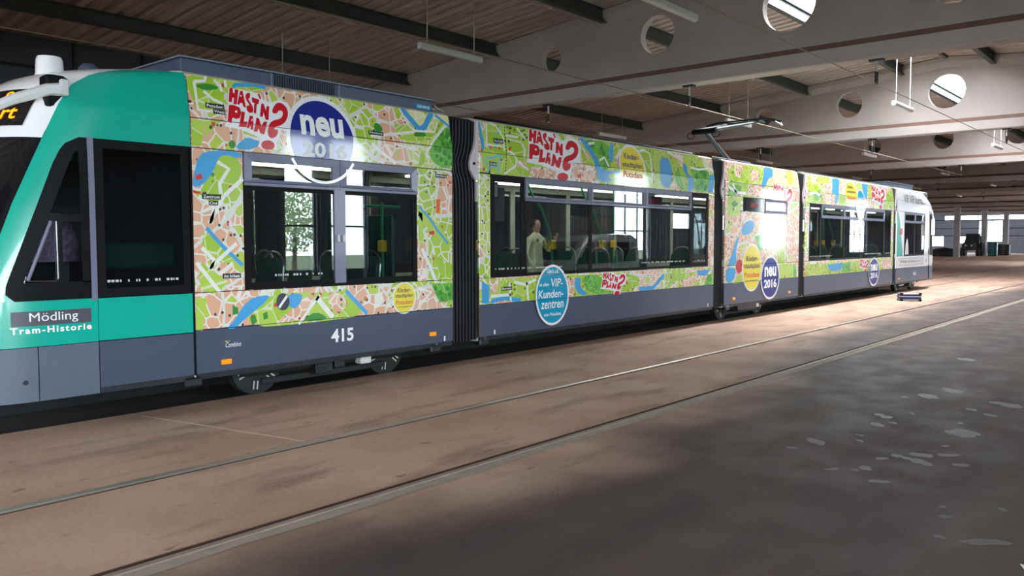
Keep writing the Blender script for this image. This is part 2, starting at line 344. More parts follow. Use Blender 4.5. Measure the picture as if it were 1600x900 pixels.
# ---- printed map patches (x, z) on the tram side, and the slogan letter shapes
MAP_PRINT=[(1,'lime',[(4.01,3.21),(4.2,3.21),(4.4,3.22),(4.86,3.22),(4.88,3.19),(4.72,3.12),(4.39,3.13),(4.36,2.87),(4.09,2.87),(4.01,3.07)]),
(1,'lime',[(4.01,2.78),(4.15,2.78),(4.11,2.54),(4.0,2.53)]),
(1,'lime',[(4.15,2.78),(4.31,2.8),(4.15,2.62)]),
(1,'blue',[(4.46,2.54),(4.52,2.62),(4.61,2.67),(4.68,2.65),(4.74,2.64),(4.8,2.62),(4.73,2.59),(4.62,2.54)]),
(1,'blue',[(4.49,3.15),(4.52,3.18),(4.73,3.21),(4.87,3.2)],0.04),
(1,'tree',[(4.09,3.12),(4.2,3.15),(4.33,3.14),(4.32,3.11),(4.22,3.08),(4.11,3.09)]),
(1,'tree',[(4.39,2.6),(4.44,2.63),(4.48,2.59),(4.45,2.54),(4.4,2.55)]),
(1,'road',[(4.08,3.15),(4.09,2.88),(4.34,2.88)],0.03),
(1,'road',[(4.17,3.07),(4.26,3.0),(4.36,2.97)],0.03),
(1,'road',[(4.21,3.22),(4.19,3.17),(4.08,3.15)],0.03),
(1,'road',[(4.29,3.19),(4.35,3.15),(4.36,3.09)],0.03),
(1,'road',[(4.41,3.21),(4.41,3.14)],0.03),
(1,'cream',[(6.76,3.22),(7.15,3.21),(7.07,3.08),(7.0,3.04),(6.92,3.05)]),
(1,'cream',[(7.28,3.21),(7.5,3.21),(7.53,3.06),(7.42,3.12)]),
(1,'lime',[(5.88,3.22),(6.15,3.22),(6.07,3.13),(5.92,3.05),(5.87,3.09)]),
(1,'lime',[(6.57,3.01),(6.82,3.02),(6.85,2.96),(6.59,2.9)]),
(1,'lime',[(6.63,2.88),(7.15,2.96),(7.31,3.1),(7.37,3.15),(7.42,3.11),(7.16,2.88),(6.87,2.83),(6.61,2.83)]),
(1,'lime',[(6.63,3.14),(6.67,3.13),(6.65,3.08),(6.61,3.1)]),
(1,'lime',[(6.56,2.7),(6.61,2.69),(6.59,2.62),(6.55,2.63)]),
(1,'lime',[(6.95,2.7),(7.06,2.75),(7.02,2.56),(6.91,2.54),(6.95,2.62)]),
(1,'wood',[(7.43,3.08),(7.54,3.02),(7.52,2.54),(7.24,2.55),(7.07,2.71),(7.19,2.86)]),
(1,'blue',[(6.7,3.22),(6.8,3.14),(6.91,3.04),(6.98,2.99),(7.07,3.03),(7.15,3.14),(7.22,3.22)],0.075),
(1,'blue',[(7.27,3.2),(7.44,3.11),(7.54,3.05)],0.035),
(1,'tree',[(6.88,2.94),(6.97,2.96),(7.06,2.96),(7.07,2.91),(6.97,2.9),(6.87,2.89)]),
(1,'tree',[(6.24,2.95),(6.29,3.0),(6.37,2.97),(6.38,2.9),(6.28,2.88)]),
(1,'road',[(7.43,3.08),(7.19,2.87),(7.05,2.7),(7.12,2.65)],0.03),
(1,'road',[(6.68,3.21),(6.82,3.0),(6.9,2.96),(7.22,2.98),(7.3,3.11)],0.025),
(1,'road',[(6.19,2.83),(6.56,2.89),(6.88,2.95)],0.03),
(1,'road',[(6.2,2.75),(6.31,2.67),(6.56,2.55)],0.04),
(1,'tree',[(7.31,2.97),(7.34,3.02),(7.37,2.99),(7.37,2.95),(7.32,2.94)]),
(1,'tree',[(7.39,2.94),(7.43,2.99),(7.46,2.96),(7.46,2.92),(7.4,2.91)]),
(1,'tree',[(7.46,2.89),(7.5,2.93),(7.53,2.9),(7.53,2.86),(7.48,2.85)]),
(1,'tree',[(7.31,2.85),(7.35,2.89),(7.38,2.86),(7.38,2.82),(7.32,2.81)]),
(1,'tree',[(7.4,2.83),(7.43,2.87),(7.46,2.85),(7.46,2.81),(7.41,2.79)]),
(1,'tree',[(7.48,2.79),(7.52,2.83),(7.55,2.8),(7.55,2.76),(7.49,2.75)]),
(1,'tree',[(7.25,2.77),(7.29,2.81),(7.32,2.78),(7.32,2.74),(7.26,2.73)]),
(1,'tree',[(7.33,2.73),(7.37,2.77),(7.4,2.74),(7.4,2.7),(7.35,2.69)]),
(1,'tree',[(7.42,2.68),(7.45,2.73),(7.49,2.7),(7.48,2.66),(7.43,2.65)]),
(1,'tree',[(7.18,2.78),(7.22,2.82),(7.25,2.79),(7.25,2.75),(7.2,2.74)]),
(1,'tree',[(7.27,2.65),(7.31,2.69),(7.34,2.66),(7.34,2.62),(7.29,2.61)]),
(1,'tree',[(7.36,2.6),(7.39,2.65),(7.42,2.62),(7.42,2.58),(7.37,2.57)]),
(1,'tree',[(7.46,2.61),(7.5,2.65),(7.53,2.63),(7.53,2.58),(7.48,2.57)]),
(1,'tree',[(7.46,2.97),(7.5,3.02),(7.53,2.99),(7.53,2.95),(7.48,2.94)]),
(1,'blue',[(4.03,2.28),(4.08,2.46),(4.23,2.51),(4.54,2.52),(4.53,2.44),(4.34,2.48),(4.27,2.42),(4.23,2.31),(4.11,2.16),(4.0,2.14)]),
(1,'lime',[(4.27,2.42),(4.34,2.48),(4.52,2.45),(4.53,2.25),(4.33,2.09),(4.22,1.96),(4.07,2.06),(4.11,2.16),(4.23,2.31)]),
(1,'lime',[(4.11,1.76),(4.46,1.46),(4.36,1.4),(4.18,1.45),(4.09,1.57)]),
(1,'lime',[(4.05,1.45),(4.36,1.23),(4.24,1.12),(4.07,1.16)]),
(1,'blue',[(4.14,1.76),(4.28,1.61),(4.52,1.39)],0.04),
(1,'road',[(4.07,2.06),(4.22,1.96),(4.19,1.8)],0.04),
(1,'road',[(4.54,2.25),(4.33,2.07),(4.17,1.8)],0.04),
(1,'road',[(4.09,1.57),(4.21,1.45),(4.18,1.36)],0.04),
(1,'road',[(4.16,1.37),(4.46,1.61)],0.04),
(1,'road',[(4.27,2.4),(4.39,2.34),(4.29,2.19),(4.3,2.09)],0.04),
(1,'road',[(4.03,1.43),(4.27,1.13)],0.04),
(1,'red',[(4.04,2.25),(4.1,2.28),(4.11,2.23),(4.05,2.21)]),
(1,'red',[(4.0,2.12),(4.09,2.1),(4.08,2.08),(4.01,2.09)]),
(1,'lime',[(4.0,1.08),(4.13,1.09),(4.08,0.77),(4.01,0.78)]),
(1,'lime',[(4.52,0.99),(4.89,1.08),(5.18,1.09),(5.57,1.07),(5.8,1.08),(6.16,0.78),(5.17,0.75),(4.61,0.76)]),
(1,'pink',[(5.26,1.04),(5.4,1.06),(5.28,0.81),(5.01,0.78),(4.86,0.77),(5.02,0.87)]),
(1,'pink',[(5.57,1.07),(5.74,1.06),(5.83,0.91),(5.68,0.83),(5.56,0.93)]),
(1,'blue',[(4.33,0.77),(4.42,0.85),(4.52,0.99),(4.64,1.07),(4.84,1.08),(4.76,1.0),(4.64,0.92),(4.52,0.84),(4.42,0.76)]),
(1,'blue',[(5.02,1.07),(5.23,1.08),(5.2,0.97),(5.12,0.91),(5.04,0.96)]),
(1,'blue',[(5.8,1.08),(6.1,0.8)],0.05),
(1,'road',[(5.4,1.03),(5.62,0.79)],0.06),
(1,'road',[(5.17,0.75),(5.45,1.05)],0.03),
(1,'tree',[(4.4,1.0),(4.46,0.97),(4.46,0.91),(4.4,0.9)]),
(1,'tree',[(4.59,0.86),(4.65,0.89),(4.67,0.82),(4.62,0.77)]),
(1,'tree',[(4.74,0.89),(4.79,0.91),(4.8,0.84),(4.75,0.83)]),
(1,'tree',[(5.25,0.81),(5.39,0.87),(5.53,0.81),(5.53,0.77),(5.25,0.77)]),
(1,'wood',[(7.12,1.1),(7.5,1.1),(7.5,0.87),(7.26,0.86)]),
(1,'tree',[(7.16,1.05),(7.19,1.08),(7.23,1.05),(7.22,1.01),(7.17,1.02)]),
(1,'tree',[(7.25,0.99),(7.28,1.03),(7.32,0.99),(7.32,0.95),(7.26,0.96)]),
(1,'tree',[(7.36,1.04),(7.4,1.07),(7.44,1.04),(7.43,1.0),(7.38,1.01)]),
(1,'tree',[(7.4,0.96),(7.43,0.99),(7.48,0.96),(7.47,0.92),(7.42,0.92)]),
(1,'tree',[(7.27,0.91),(7.3,0.94),(7.34,0.91),(7.33,0.87),(7.28,0.88)]),
(1,'road',[(6.93,0.85),(7.12,1.0),(6.9,1.06)],0.04),
(1,'lime',[(6.92,2.01),(7.16,1.91),(7.5,1.6),(7.5,1.53),(7.12,1.75),(6.92,1.92)]),
(1,'lime',[(6.92,1.99),(6.98,1.97),(7.0,1.58),(6.91,1.6)]),
(1,'lime',[(7.15,1.47),(7.5,1.33),(7.48,1.1),(7.33,1.11)]),
(1,'blue',[(6.93,2.05),(7.1,1.91),(7.25,1.75),(7.42,1.6)],0.03),
(1,'road',[(6.97,1.54),(7.09,1.34),(7.21,1.11)],0.05),
(1,'orange',[(7.22,2.15),(7.29,2.15),(7.27,1.98),(7.21,1.98)]),
(1,'red',[(7.09,1.75),(7.18,1.76),(7.18,1.71),(7.09,1.71)]),
(2,'lime',[(8.07,3.21),(9.06,3.22),(9.61,3.21),(9.54,2.6),(9.02,2.53),(8.22,2.53),(8.03,2.53)]),
(2,'pink',[(8.75,2.76),(8.97,2.72),(9.05,2.63),(8.78,2.66)]),
(2,'pink',[(9.04,2.67),(9.19,2.69),(9.59,2.67),(9.53,2.54),(9.04,2.55)]),
(2,'blue',[(8.05,3.21),(8.1,3.21),(8.1,3.06),(8.13,2.95),(8.11,2.82),(8.06,2.83)]),
(2,'sky',[(8.14,2.73),(8.26,2.74),(8.4,2.78),(8.47,2.78)],0.03),
(2,'blue',[(8.35,2.94),(8.44,2.99)],0.06),
(2,'sky',[(8.41,2.75),(8.38,2.54)],0.03),
(2,'sky',[(8.1,2.72),(8.18,2.63),(8.18,2.54)],0.03),
(2,'sky',[(8.21,2.62),(8.38,2.63)],0.02),
(2,'sky',[(8.36,3.04),(8.45,3.12),(8.53,3.2)],0.02),
(2,'olive',[(8.62,3.19),(8.65,3.21),(8.67,3.19),(8.64,3.17)]),
(2,'olive',[(8.7,3.18),(8.73,3.21),(8.75,3.19),(8.72,3.16)]),
(2,'olive',[(8.77,3.16),(8.8,3.19),(8.82,3.17),(8.79,3.14)]),
(2,'olive',[(8.65,3.11),(8.68,3.14),(8.71,3.12),(8.68,3.09)]),
(2,'olive',[(8.92,3.16),(8.96,3.19),(8.98,3.17),(8.95,3.14)]),
(2,'olive',[(8.97,3.18),(9.0,3.21),(9.03,3.19),(9.0,3.16)]),
(2,'olive',[(8.98,3.12),(9.02,3.14),(9.04,3.12),(9.01,3.1)]),
(2,'olive',[(8.93,3.04),(8.96,3.07),(8.99,3.05),(8.96,3.02)]),
(2,'olive',[(9.02,3.08),(9.05,3.11),(9.08,3.09),(9.04,3.06)]),
(2,'red',[(8.6,2.86),(8.62,2.9),(8.69,2.93),(8.67,2.9),(8.64,2.87)]),
(2,'road',[(8.22,3.2),(8.17,2.87)],0.03),
(2,'road',[(8.26,3.22),(8.41,3.18),(8.53,3.04),(8.52,2.85)],0.03),
(2,'road',[(8.59,3.07),(8.86,3.07)],0.03),
(2,'road',[(8.58,2.86),(8.69,2.84),(8.77,2.75),(8.74,2.66),(8.51,2.54)],0.03),
(2,'road',[(8.85,3.2),(9.01,3.06)],0.03),
(2,'road',[(8.16,2.91),(8.5,2.91)],0.03),
(2,'road',[(8.79,2.73),(9.02,2.63)],0.03),
(2,'road',[(8.92,2.98),(8.97,2.91),(8.92,2.79)],0.03),
(2,'dash',[(8.59,3.19),(8.53,2.55)],0.015),
(2,'lime',[(10.29,3.21),(12.38,3.21),(14.72,3.22),(14.66,2.53),(13.75,2.54),(12.35,2.56),(11.16,2.56),(10.65,2.55),(10.34,2.79)]),
(2,'wood',[(10.43,3.2),(11.17,3.2),(11.08,2.96),(11.15,2.86),(10.92,2.71),(10.8,2.78),(10.72,2.96),(10.55,3.13)]),
(2,'wood',[(13.78,3.0),(14.51,3.04),(14.4,2.55),(13.89,2.54),(13.81,2.76)]),
(2,'wood',[(13.12,2.85),(13.33,2.93),(13.36,2.73),(13.54,2.54),(13.37,2.55),(13.19,2.66)]),
(2,'pink',[(13.03,3.2),(13.6,3.2),(13.49,3.13),(13.49,2.91),(13.31,3.08)]),
(2,'pink',[(10.37,3.07),(10.57,2.92),(10.49,2.89),(10.4,2.95)]),
(2,'pink',[(11.25,3.02),(11.47,3.05),(11.3,2.8),(11.26,2.88)]),
(2,'pink',[(10.34,2.79),(10.68,2.8),(10.69,2.56),(10.31,2.56)]),
(2,'pink',[(13.02,2.67),(13.29,2.66),(13.31,2.56),(13.01,2.56)]),
(2,'pink',[(14.49,3.18),(14.68,3.19),(14.62,3.02),(14.51,3.03)]),
(2,'blue',[(10.31,3.21),(10.43,3.21),(10.55,3.13),(10.72,2.96),(10.8,2.78),(10.98,2.73),(11.41,2.77),(11.4,2.71),(10.97,2.69),(11.16,2.56),(10.71,2.56),(10.7,2.74),(10.62,2.91),(10.44,3.08)]),
(2,'blue',[(11.17,3.2),(11.27,3.2),(11.22,3.0),(11.15,2.86),(11.06,2.96)]),
(2,'blue',[(12.67,3.1),(13.08,3.08),(13.01,2.55),(12.75,2.56),(12.62,2.69)]),
(2,'blue',[(13.51,3.06),(13.64,2.99),(13.62,2.85),(13.85,2.76),(13.82,2.54),(13.57,2.54),(13.64,2.75),(13.46,2.92)]),
(2,'blue',[(14.49,2.89),(14.68,2.9),(14.59,2.55),(14.38,2.55)]),
(2,'blue',[(11.35,2.98),(11.46,3.0),(11.41,2.81),(11.33,2.8)]),
(2,'blue',[(14.67,3.16),(14.72,3.16),(14.7,3.02),(14.63,3.02)]),
(2,'road',[(12.04,3.14),(12.19,3.17),(12.37,3.12),(12.36,2.62)],0.04),
(2,'road',[(13.74,2.98),(14.09,2.96),(14.5,3.01),(14.72,2.95)],0.04),
(2,'road',[(10.79,2.89),(10.95,2.95),(11.04,2.81)],0.04),
(2,'road',[(11.45,3.12),(11.29,2.96)],0.04),
(2,'road',[(10.55,3.13),(10.72,3.16)],0.04),
(2,'road',[(13.0,3.2),(13.52,3.09)],0.04),
(2,'tree',[(10.85,3.09),(10.91,3.15),(10.97,3.11),(10.94,3.04),(10.87,3.04)]),
(2,'tree',[(10.61,3.12),(10.66,3.19),(10.72,3.15),(10.69,3.07),(10.63,3.07)]),
(2,'tree',[(10.89,3.0),(10.95,3.07),(11.01,3.03),(10.98,2.95),(10.92,2.95)]),
(2,'tree',[(13.88,2.83),(13.96,2.9),(14.04,2.86),(14.0,2.77),(13.91,2.77)]),
(2,'tree',[(14.07,2.71),(14.16,2.78),(14.24,2.73),(14.2,2.64),(14.1,2.65)]),
(2,'tree',[(13.92,2.63),(14.0,2.7),(14.08,2.65),(14.04,2.57),(13.95,2.57)]),
(2,'tree',[(14.21,2.89),(14.29,2.96),(14.38,2.91),(14.33,2.82),(14.24,2.83)]),
(2,'tree',[(14.21,2.63),(14.29,2.7),(14.38,2.65),(14.33,2.56),(14.24,2.57)]),
(2,'tree',[(14.07,2.95),(14.16,3.02),(14.24,2.97),(14.2,2.89),(14.1,2.89)]),
(2,'red',[(10.2,2.63),(10.29,2.65),(10.28,2.58),(10.19,2.59)]),
(2,'red',[(10.64,2.92),(10.68,2.94),(10.7,2.91)]),
(2,'lime',[(8.05,1.12),(10.34,1.11),(11.96,1.09),(11.97,0.81),(10.43,0.78),(8.05,0.8)]),
(2,'wood',[(10.26,1.1),(10.89,1.1),(10.81,0.85),(11.39,0.8),(10.51,0.79)]),
(2,'blue',[(10.14,1.07),(10.3,1.07),(10.26,0.92),(10.51,0.8),(10.26,0.8),(10.1,0.95)]),
(2,'blue',[(8.05,1.1),(8.2,1.03),(8.19,0.8),(8.05,0.8)]),
(2,'blue',[(8.23,0.82),(8.51,0.85),(8.85,0.8)],0.06),
(2,'wood',[(14.43,0.98),(14.61,1.0),(14.61,0.79),(14.28,0.78)]),
(2,'pink',[(8.2,1.1),(8.39,1.1),(8.35,0.94),(8.23,0.93)]),
(2,'pink',[(9.92,1.08),(10.14,1.08),(10.1,0.79),(9.94,0.78)]),
(2,'blue',[(11.97,0.82),(12.42,0.82),(12.79,1.03)],0.07),
(2,'lime',[(12.95,1.04),(13.93,1.04),(13.52,0.92),(13.01,0.89)]),
(2,'lime',[(13.7,0.8),(14.18,0.93),(14.25,0.79)]),
(2,'blue',[(13.99,1.07),(14.55,1.08),(14.37,0.97),(14.05,0.98)]),
(2,'road',[(8.98,1.06),(9.02,0.79)],0.04),
(2,'road',[(9.19,1.08),(8.95,1.02),(8.71,1.06)],0.04),
(2,'road',[(8.61,1.06),(8.64,0.8)],0.04),
(2,'road',[(8.23,0.89),(8.64,0.89)],0.04),
(2,'olive',[(8.62,1.04),(8.65,1.06),(8.67,1.04),(8.65,1.01)]),
(2,'olive',[(8.69,1.02),(8.72,1.04),(8.75,1.02),(8.72,1.0)]),
(2,'olive',[(8.62,0.97),(8.65,0.99),(8.67,0.97),(8.65,0.95)]),
(2,'olive',[(8.69,0.96),(8.72,0.98),(8.75,0.96),(8.72,0.94)]),
(2,'olive',[(8.63,0.91),(8.66,0.93),(8.69,0.9),(8.66,0.88)]),
(3,'lime',[(15.33,3.2),(17.06,3.2),(16.84,2.85),(16.2,2.79),(16.11,2.56),(15.25,2.53)]),
(3,'pink',[(15.66,3.18),(16.12,3.2),(15.8,2.89),(15.58,2.94)]),
(3,'pink',[(16.15,2.81),(17.04,2.79),(16.95,2.55),(16.16,2.55)]),
(3,'pink',[(16.45,3.14),(16.79,3.09),(16.65,2.88),(16.31,2.88)]),
(3,'wood',[(15.28,2.74),(15.87,2.75),(15.79,2.55),(15.24,2.52)]),
(3,'blue',[(17.06,3.22),(17.53,3.22),(17.49,3.01),(17.28,3.0),(16.98,2.77),(16.78,2.77),(16.97,2.98)]),
(3,'pink',[(17.14,3.07),(17.39,3.02),(17.15,2.86),(17.02,2.85)]),
(3,'cream',[(17.55,3.22),(18.93,3.21),(18.94,2.86),(17.48,2.85)]),
(3,'yellow',[(18.27,3.23),(18.59,3.23),(18.67,3.08),(18.47,2.88),(18.27,2.9)]),
(3,'lime',[(15.24,2.49),(15.8,2.49),(15.79,2.15),(15.25,2.11)]),
(3,'tree',[(15.4,2.37),(15.55,2.44),(15.71,2.36),(15.51,2.3)]),
(3,'blue',[(16.17,2.05),(16.51,2.04),(16.42,1.81),(15.9,1.72),(15.87,1.9)]),
(3,'lime',[(15.25,2.05),(15.43,2.06),(15.35,1.82),(15.24,1.8)]),
(3,'blue',[(15.22,1.11),(15.46,1.12),(15.68,1.17),(15.63,1.42),(15.79,1.72),(15.67,1.7),(15.45,1.36),(15.32,1.18)]),
(3,'blue',[(15.2,1.09),(15.6,1.09),(15.64,0.95),(15.47,0.79),(15.2,0.79)]),
(3,'lime',[(17.81,1.1),(18.69,1.11),(18.68,0.79),(17.91,0.79)]),
(3,'lime',[(17.72,1.42),(18.1,1.44),(18.12,1.15),(17.73,1.13)]),
(3,'wood',[(18.64,1.07),(18.78,1.06),(18.8,0.79),(18.65,0.79)]),
(3,'lime',[(15.52,0.76),(15.87,0.97),(15.97,0.78)]),
(3,'wood',[(16.52,1.72),(16.91,1.77),(16.93,1.43),(16.73,1.43)]),
(3,'road',[(15.27,2.7),(15.66,2.6),(16.07,2.6)],0.06),
(3,'road',[(15.46,2.77),(15.65,2.54)],0.06),
(4,'lime',[(19.54,3.16),(21.02,3.23),(20.62,2.56),(19.42,2.54)]),
(4,'pink',[(19.72,3.17),(20.22,3.19),(20.06,2.99),(19.77,2.98)]),
(4,'pink',[(20.45,3.06),(20.98,3.06),(21.07,2.61),(20.41,2.59)]),
(4,'blue',[(21.2,3.22),(21.76,3.23),(21.61,2.99),(21.44,2.59),(21.2,2.55),(21.3,2.83),(21.02,2.8),(21.16,3.02)]),
(4,'lime',[(21.58,2.82),(21.96,2.81),(22.1,2.58),(21.48,2.57)]),
(4,'pink',[(21.73,3.13),(22.12,3.15),(22.06,2.84),(21.79,2.93)]),
(4,'wood',[(19.76,2.75),(20.29,2.89),(20.29,2.64),(19.9,2.58)]),
(4,'blue',[(23.51,3.19),(24.0,3.19),(23.75,2.78),(23.5,2.87)]),
(4,'lime',[(24.0,3.19),(24.39,3.19),(24.25,2.79),(23.86,2.78)]),
(4,'lime',[(25.59,2.99),(26.33,3.22),(26.25,2.6),(25.44,2.6)]),
(4,'lime',[(19.34,1.06),(26.19,1.09),(26.18,0.78),(19.33,0.8)]),
(4,'blue',[(20.76,1.03),(21.98,1.06),(21.77,0.86),(21.05,0.86)]),
(4,'wood',[(21.91,1.02),(22.52,1.06),(22.54,0.82),(21.85,0.81)]),
(4,'pink',[(25.08,1.06),(26.13,1.07),(26.12,0.8),(25.29,0.8)]),
(4,'road',[(19.52,2.74),(19.94,2.79),(20.3,2.71)],0.07),
(4,'road',[(20.2,3.05),(20.33,2.87),(20.19,2.58)],0.07)]
HAST={'H':[(0.103,0.986),(0.147,1.0),(0.147,0.913),(0.169,0.913),(0.176,0.986),(0.228,0.986),(0.184,0.71),(0.14,0.71),(0.154,0.826),(0.132,0.826),(0.118,0.739),(0.074,0.739)],'A':[(0.25,0.971),(0.287,0.986),(0.316,0.681),(0.279,0.696),(0.265,0.754),(0.235,0.754),(0.221,0.71),(0.191,0.725)],'S':[(0.397,0.957),(0.375,0.971),(0.331,0.942),(0.316,0.87),(0.331,0.812),(0.36,0.768),(0.368,0.725),(0.331,0.739),(0.316,0.638),(0.368,0.594),(0.412,0.623),(0.419,0.71),(0.39,0.783),(0.36,0.841),(0.368,0.87),(0.382,0.87)],'T':[(0.412,0.899),(0.522,0.87),(0.5,0.783),(0.478,0.783),(0.456,0.609),(0.419,0.609),(0.441,0.797),(0.412,0.797)],'q':[(0.5,0.971),(0.529,0.986),(0.551,0.899),(0.529,0.884)],'N':[(0.544,0.812),(0.581,0.812),(0.603,0.696),(0.625,0.783),(0.662,0.783),(0.632,0.522),(0.588,0.522),(0.566,0.652),(0.551,0.565),(0.507,0.565)],'P':[(0.074,0.681),(0.14,0.696),(0.221,0.667),(0.243,0.58),(0.213,0.478),(0.162,0.449),(0.11,0.464),(0.088,0.362),(0.037,0.377)],'L':[(0.25,0.609),(0.294,0.594),(0.265,0.42),(0.316,0.435),(0.301,0.333),(0.191,0.319)],'B':[(0.36,0.551),(0.404,0.551),(0.397,0.304),(0.36,0.304),(0.36,0.362),(0.346,0.348),(0.338,0.319),(0.301,0.319)],'M':[(0.456,0.536),(0.493,0.522),(0.515,0.391),(0.559,0.478),(0.61,0.493),(0.559,0.246),(0.5,0.261),(0.478,0.348),(0.456,0.275),(0.404,0.275)],'Q':[(0.691,0.667),(0.721,0.783),(0.787,0.884),(0.875,0.884),(0.941,0.797),(0.941,0.667),(0.89,0.536),(0.801,0.449),(0.721,0.42),(0.706,0.362),(0.772,0.377),(0.757,0.261),(0.676,0.188),(0.618,0.232),(0.61,0.348),(0.647,0.478),(0.713,0.536),(0.809,0.58),(0.86,0.652),(0.86,0.739),(0.801,0.739),(0.765,0.667)],'W':[(0.088,0.986),(0.257,1.0),(0.551,0.986),(0.581,0.884),(0.684,0.855),(0.75,0.899),(0.846,0.942),(0.949,0.913),(1.0,0.783),(0.971,0.58),(0.934,0.406),(0.809,0.377),(0.779,0.203),(0.75,0.145),(0.765,0.0),(0.471,0.014),(0.507,0.174),(0.221,0.275),(0.0,0.29),(0.051,0.565)],'d':[(0.515,0.058),(0.537,0.116),(0.581,0.145),(0.64,0.159),(0.699,0.13),(0.721,0.087),(0.706,0.014),(0.647,-0.014),(0.574,-0.014),(0.529,0.014)],'Ao':[(0.243,0.899),(0.265,0.899),(0.265,0.87),(0.243,0.87)],'Po':[(0.154,0.594),(0.184,0.609),(0.184,0.565),(0.154,0.565)],'Bo':[(0.375,0.493),(0.397,0.493),(0.39,0.464),(0.375,0.449)]}

# ================================================================== the hall
FX1 = X1H
# ---- floor: slabs between the rail slots, a sunken bed under the tram
def slot_tracks(): return [(4.79, False), (8.55, True), (12.3, False), (16.1, False)]
fl = MB()
edges = [YR - 0.3]
cuts = []
for yc, sunk in ((4.79, 0), (8.55, 1), (12.3, 0), (16.1, 0)):
    if sunk: cuts.append((yc - 0.77, yc + 0.77))
    else:
        cuts.append((yc - 0.7175 - 0.062, yc - 0.7175 + 0.05)); cuts.append((yc + 0.7175 - 0.05, yc + 0.7175 + 0.062))
y = YR - 0.3
for a, b_ in cuts:
    fl.box(X0H - 0.3, FX1 + 0.3, y, a, -0.3, 0.0); y = b_
fl.box(X0H - 0.3, FX1 + 0.3, y, YL2 + 0.3, -0.3, 0.0)
fl.box(31.3, FX1 + .3, 7.875, 9.2275, -0.3, 0.0)      # paved again behind the tram
floor = tag(fl.build('floor', 'floor'), 'dusty brown concrete depot floor, dark at right from tyre marks and painted shade', kind='structure')
bed = MB().box(X0H, 31.3, 7.78, 9.32, -0.3, -0.13)
bed.build('track_bed', 'trackbed', floor)
stn = MB()
for (cx, cy, rx, ry) in [(9.34, 2.23, .12, .16), (9.12, 2.42, .04, .06), (8.01, 2.3, .08, .1), (7.59, 2.25, .07, .11), (7.75, 2.15, .03, .05), (6.59, 2.36, .08, .16), (6.31, 2.5, .04, .05), (6.08, 1.84, .07, .08), (6.57, 1.75, .07, .09), (6.73, 1.67, .09, .1), (6.48, 1.59, .06, .11), (7.67, 1.59, .17, .21), (7.14, 1.57, .04, .05), (6.86, 1.48, .12, .06), (6.6, 1.34, .06, .06), (8.66, 1.54, .06, .09), (8.84, 1.74, .05, .07), (9.36, 1.55, .17, .22), (9.88, 2.13, .12, .17), (5.89, 2.03, .07, .04), (5.3, 1.16, .04, .04), (5.48, 1.21, .03, .03), (4.94, .91, .16, .06), (4.9, 1.1, .03, .04), (5.66, .92, .04, .04), (5.8, 1.69, .07, .05), (7.08, 2.22, .03, .04), (6.88, 2.15, .03, .06), (6.43, 1.84, .06, .04), (5.98, 1.91, .03, .04), (8.3, 2.14, .02, .08), (8.14, 1.68, .04, .04), (12.6, 2.6, .12, .2)]:
    # image-right lies at about (0.65,-0.76) on the floor, image-down at (-0.76,-0.65)
    for sub in range(3):
        ox, oy = random.uniform(-.5, .5) * rx, random.uniform(-.5, .5) * ry
        k = random.uniform(.45, .8)
        pts = []
        for q in range(12):
            a = 2 * math.pi * q / 12; rr = random.uniform(.75, 1.15)
            u, w = ox + rx * k * rr * math.cos(a), oy + ry * k * rr * math.sin(a)
            pts.append((cx + .65 * u - .76 * w, cy - .76 * u - .65 * w, 0.0015 + 0.0004 * sub))
        stn.add(pts, [tuple(range(12))])
tag(stn.build('paint_drips', 'stain', floor), 'pale dried drips and stains on the dark lane', kind='stuff')
tag(MB().add([(4.52, .60, .002), (4.75, .70, .002), (4.75, .35, .002), (4.5, .35, .002)], [(0, 1, 2, 3)]).build('floor_marking', 'floor_paint', floor), 'cream painted floor marking at the lower right corner')
# thin construction joint running from the tram towards the empty track
tag(MB().add([(3.55, 7.6, .001), (3.58, 7.6, .001), (3.97, 5.6, .001), (3.94, 5.6, .001)], [(0, 1, 2, 3)]).build('floor_joint', 'joint_fill', floor), 'pale filled joint in the floor')

# ---- rails
def rail(yc, side, label, sunk=False):
    """side -1: rail nearer the camera"""
    yi = yc + side * 0.7175            # gauge face
    s = side
    root = empty('rail', ((X0H + FX1) / 2, yi, 0), label, 'rail', 'tram rails')
    if not sunk:
        prof = [(yi + s * .056, -0.12), (yi + s * .056, .004), (yi + s * .05, .008), (yi + s * .006, .008), (yi, .003), (yi, -.12)]
        MB().prism(prof, X0H, FX1, 'yz').build('rail_head', 'rail_steel' if s > 0 else 'rail_dusty', root)
        MB().box(X0H, FX1, min(yi, yi - s * .04), max(yi, yi - s * .04), -.12, -.045).build('rail_groove', 'rail_rust', root)
        MB().box(X0H, FX1, min(yi - s * .04, yi - s * .05), max(yi - s * .04, yi - s * .05), -.12, .002).build('rail_lip', 'rail_rust', root)
    else:
        MB().box(X0H, FX1, min(yi, yi + s * .05), max(yi, yi + s * .05), -.13, 0.0).build('rail_head', 'under', root)
    return root
for yc, who, sunk in ((4.79, 'the empty track in front of the tram', 0), (8.55, 'the track the tram stands on', 1), (12.3, 'the track behind the tram', 0), (16.1, 'the track along the columns behind the tram', 0)):
    rail(yc, -1, 'steel rail nearer the camera of ' + who, sunk); rail(yc, 1, 'steel rail farther from the camera of ' + who, sunk)
# chipped concrete border on the camera side of the near rail
kb = MB()
xs = [X0H + 0.45 * i for i in range(int((70 - X0H) / 0.45))]
top = []; bot = []
for x in xs:
    top.append((x, 4.008, .003)); bot.append((x, 3.915 + random.uniform(-.022, .012), .003))
n = len(xs)
kb.add(top + bot, [(i, n + i, n + i + 1, i + 1) for i in range(n - 1)])
kb.build('kerb_strip', 'kerb_concrete', floor)

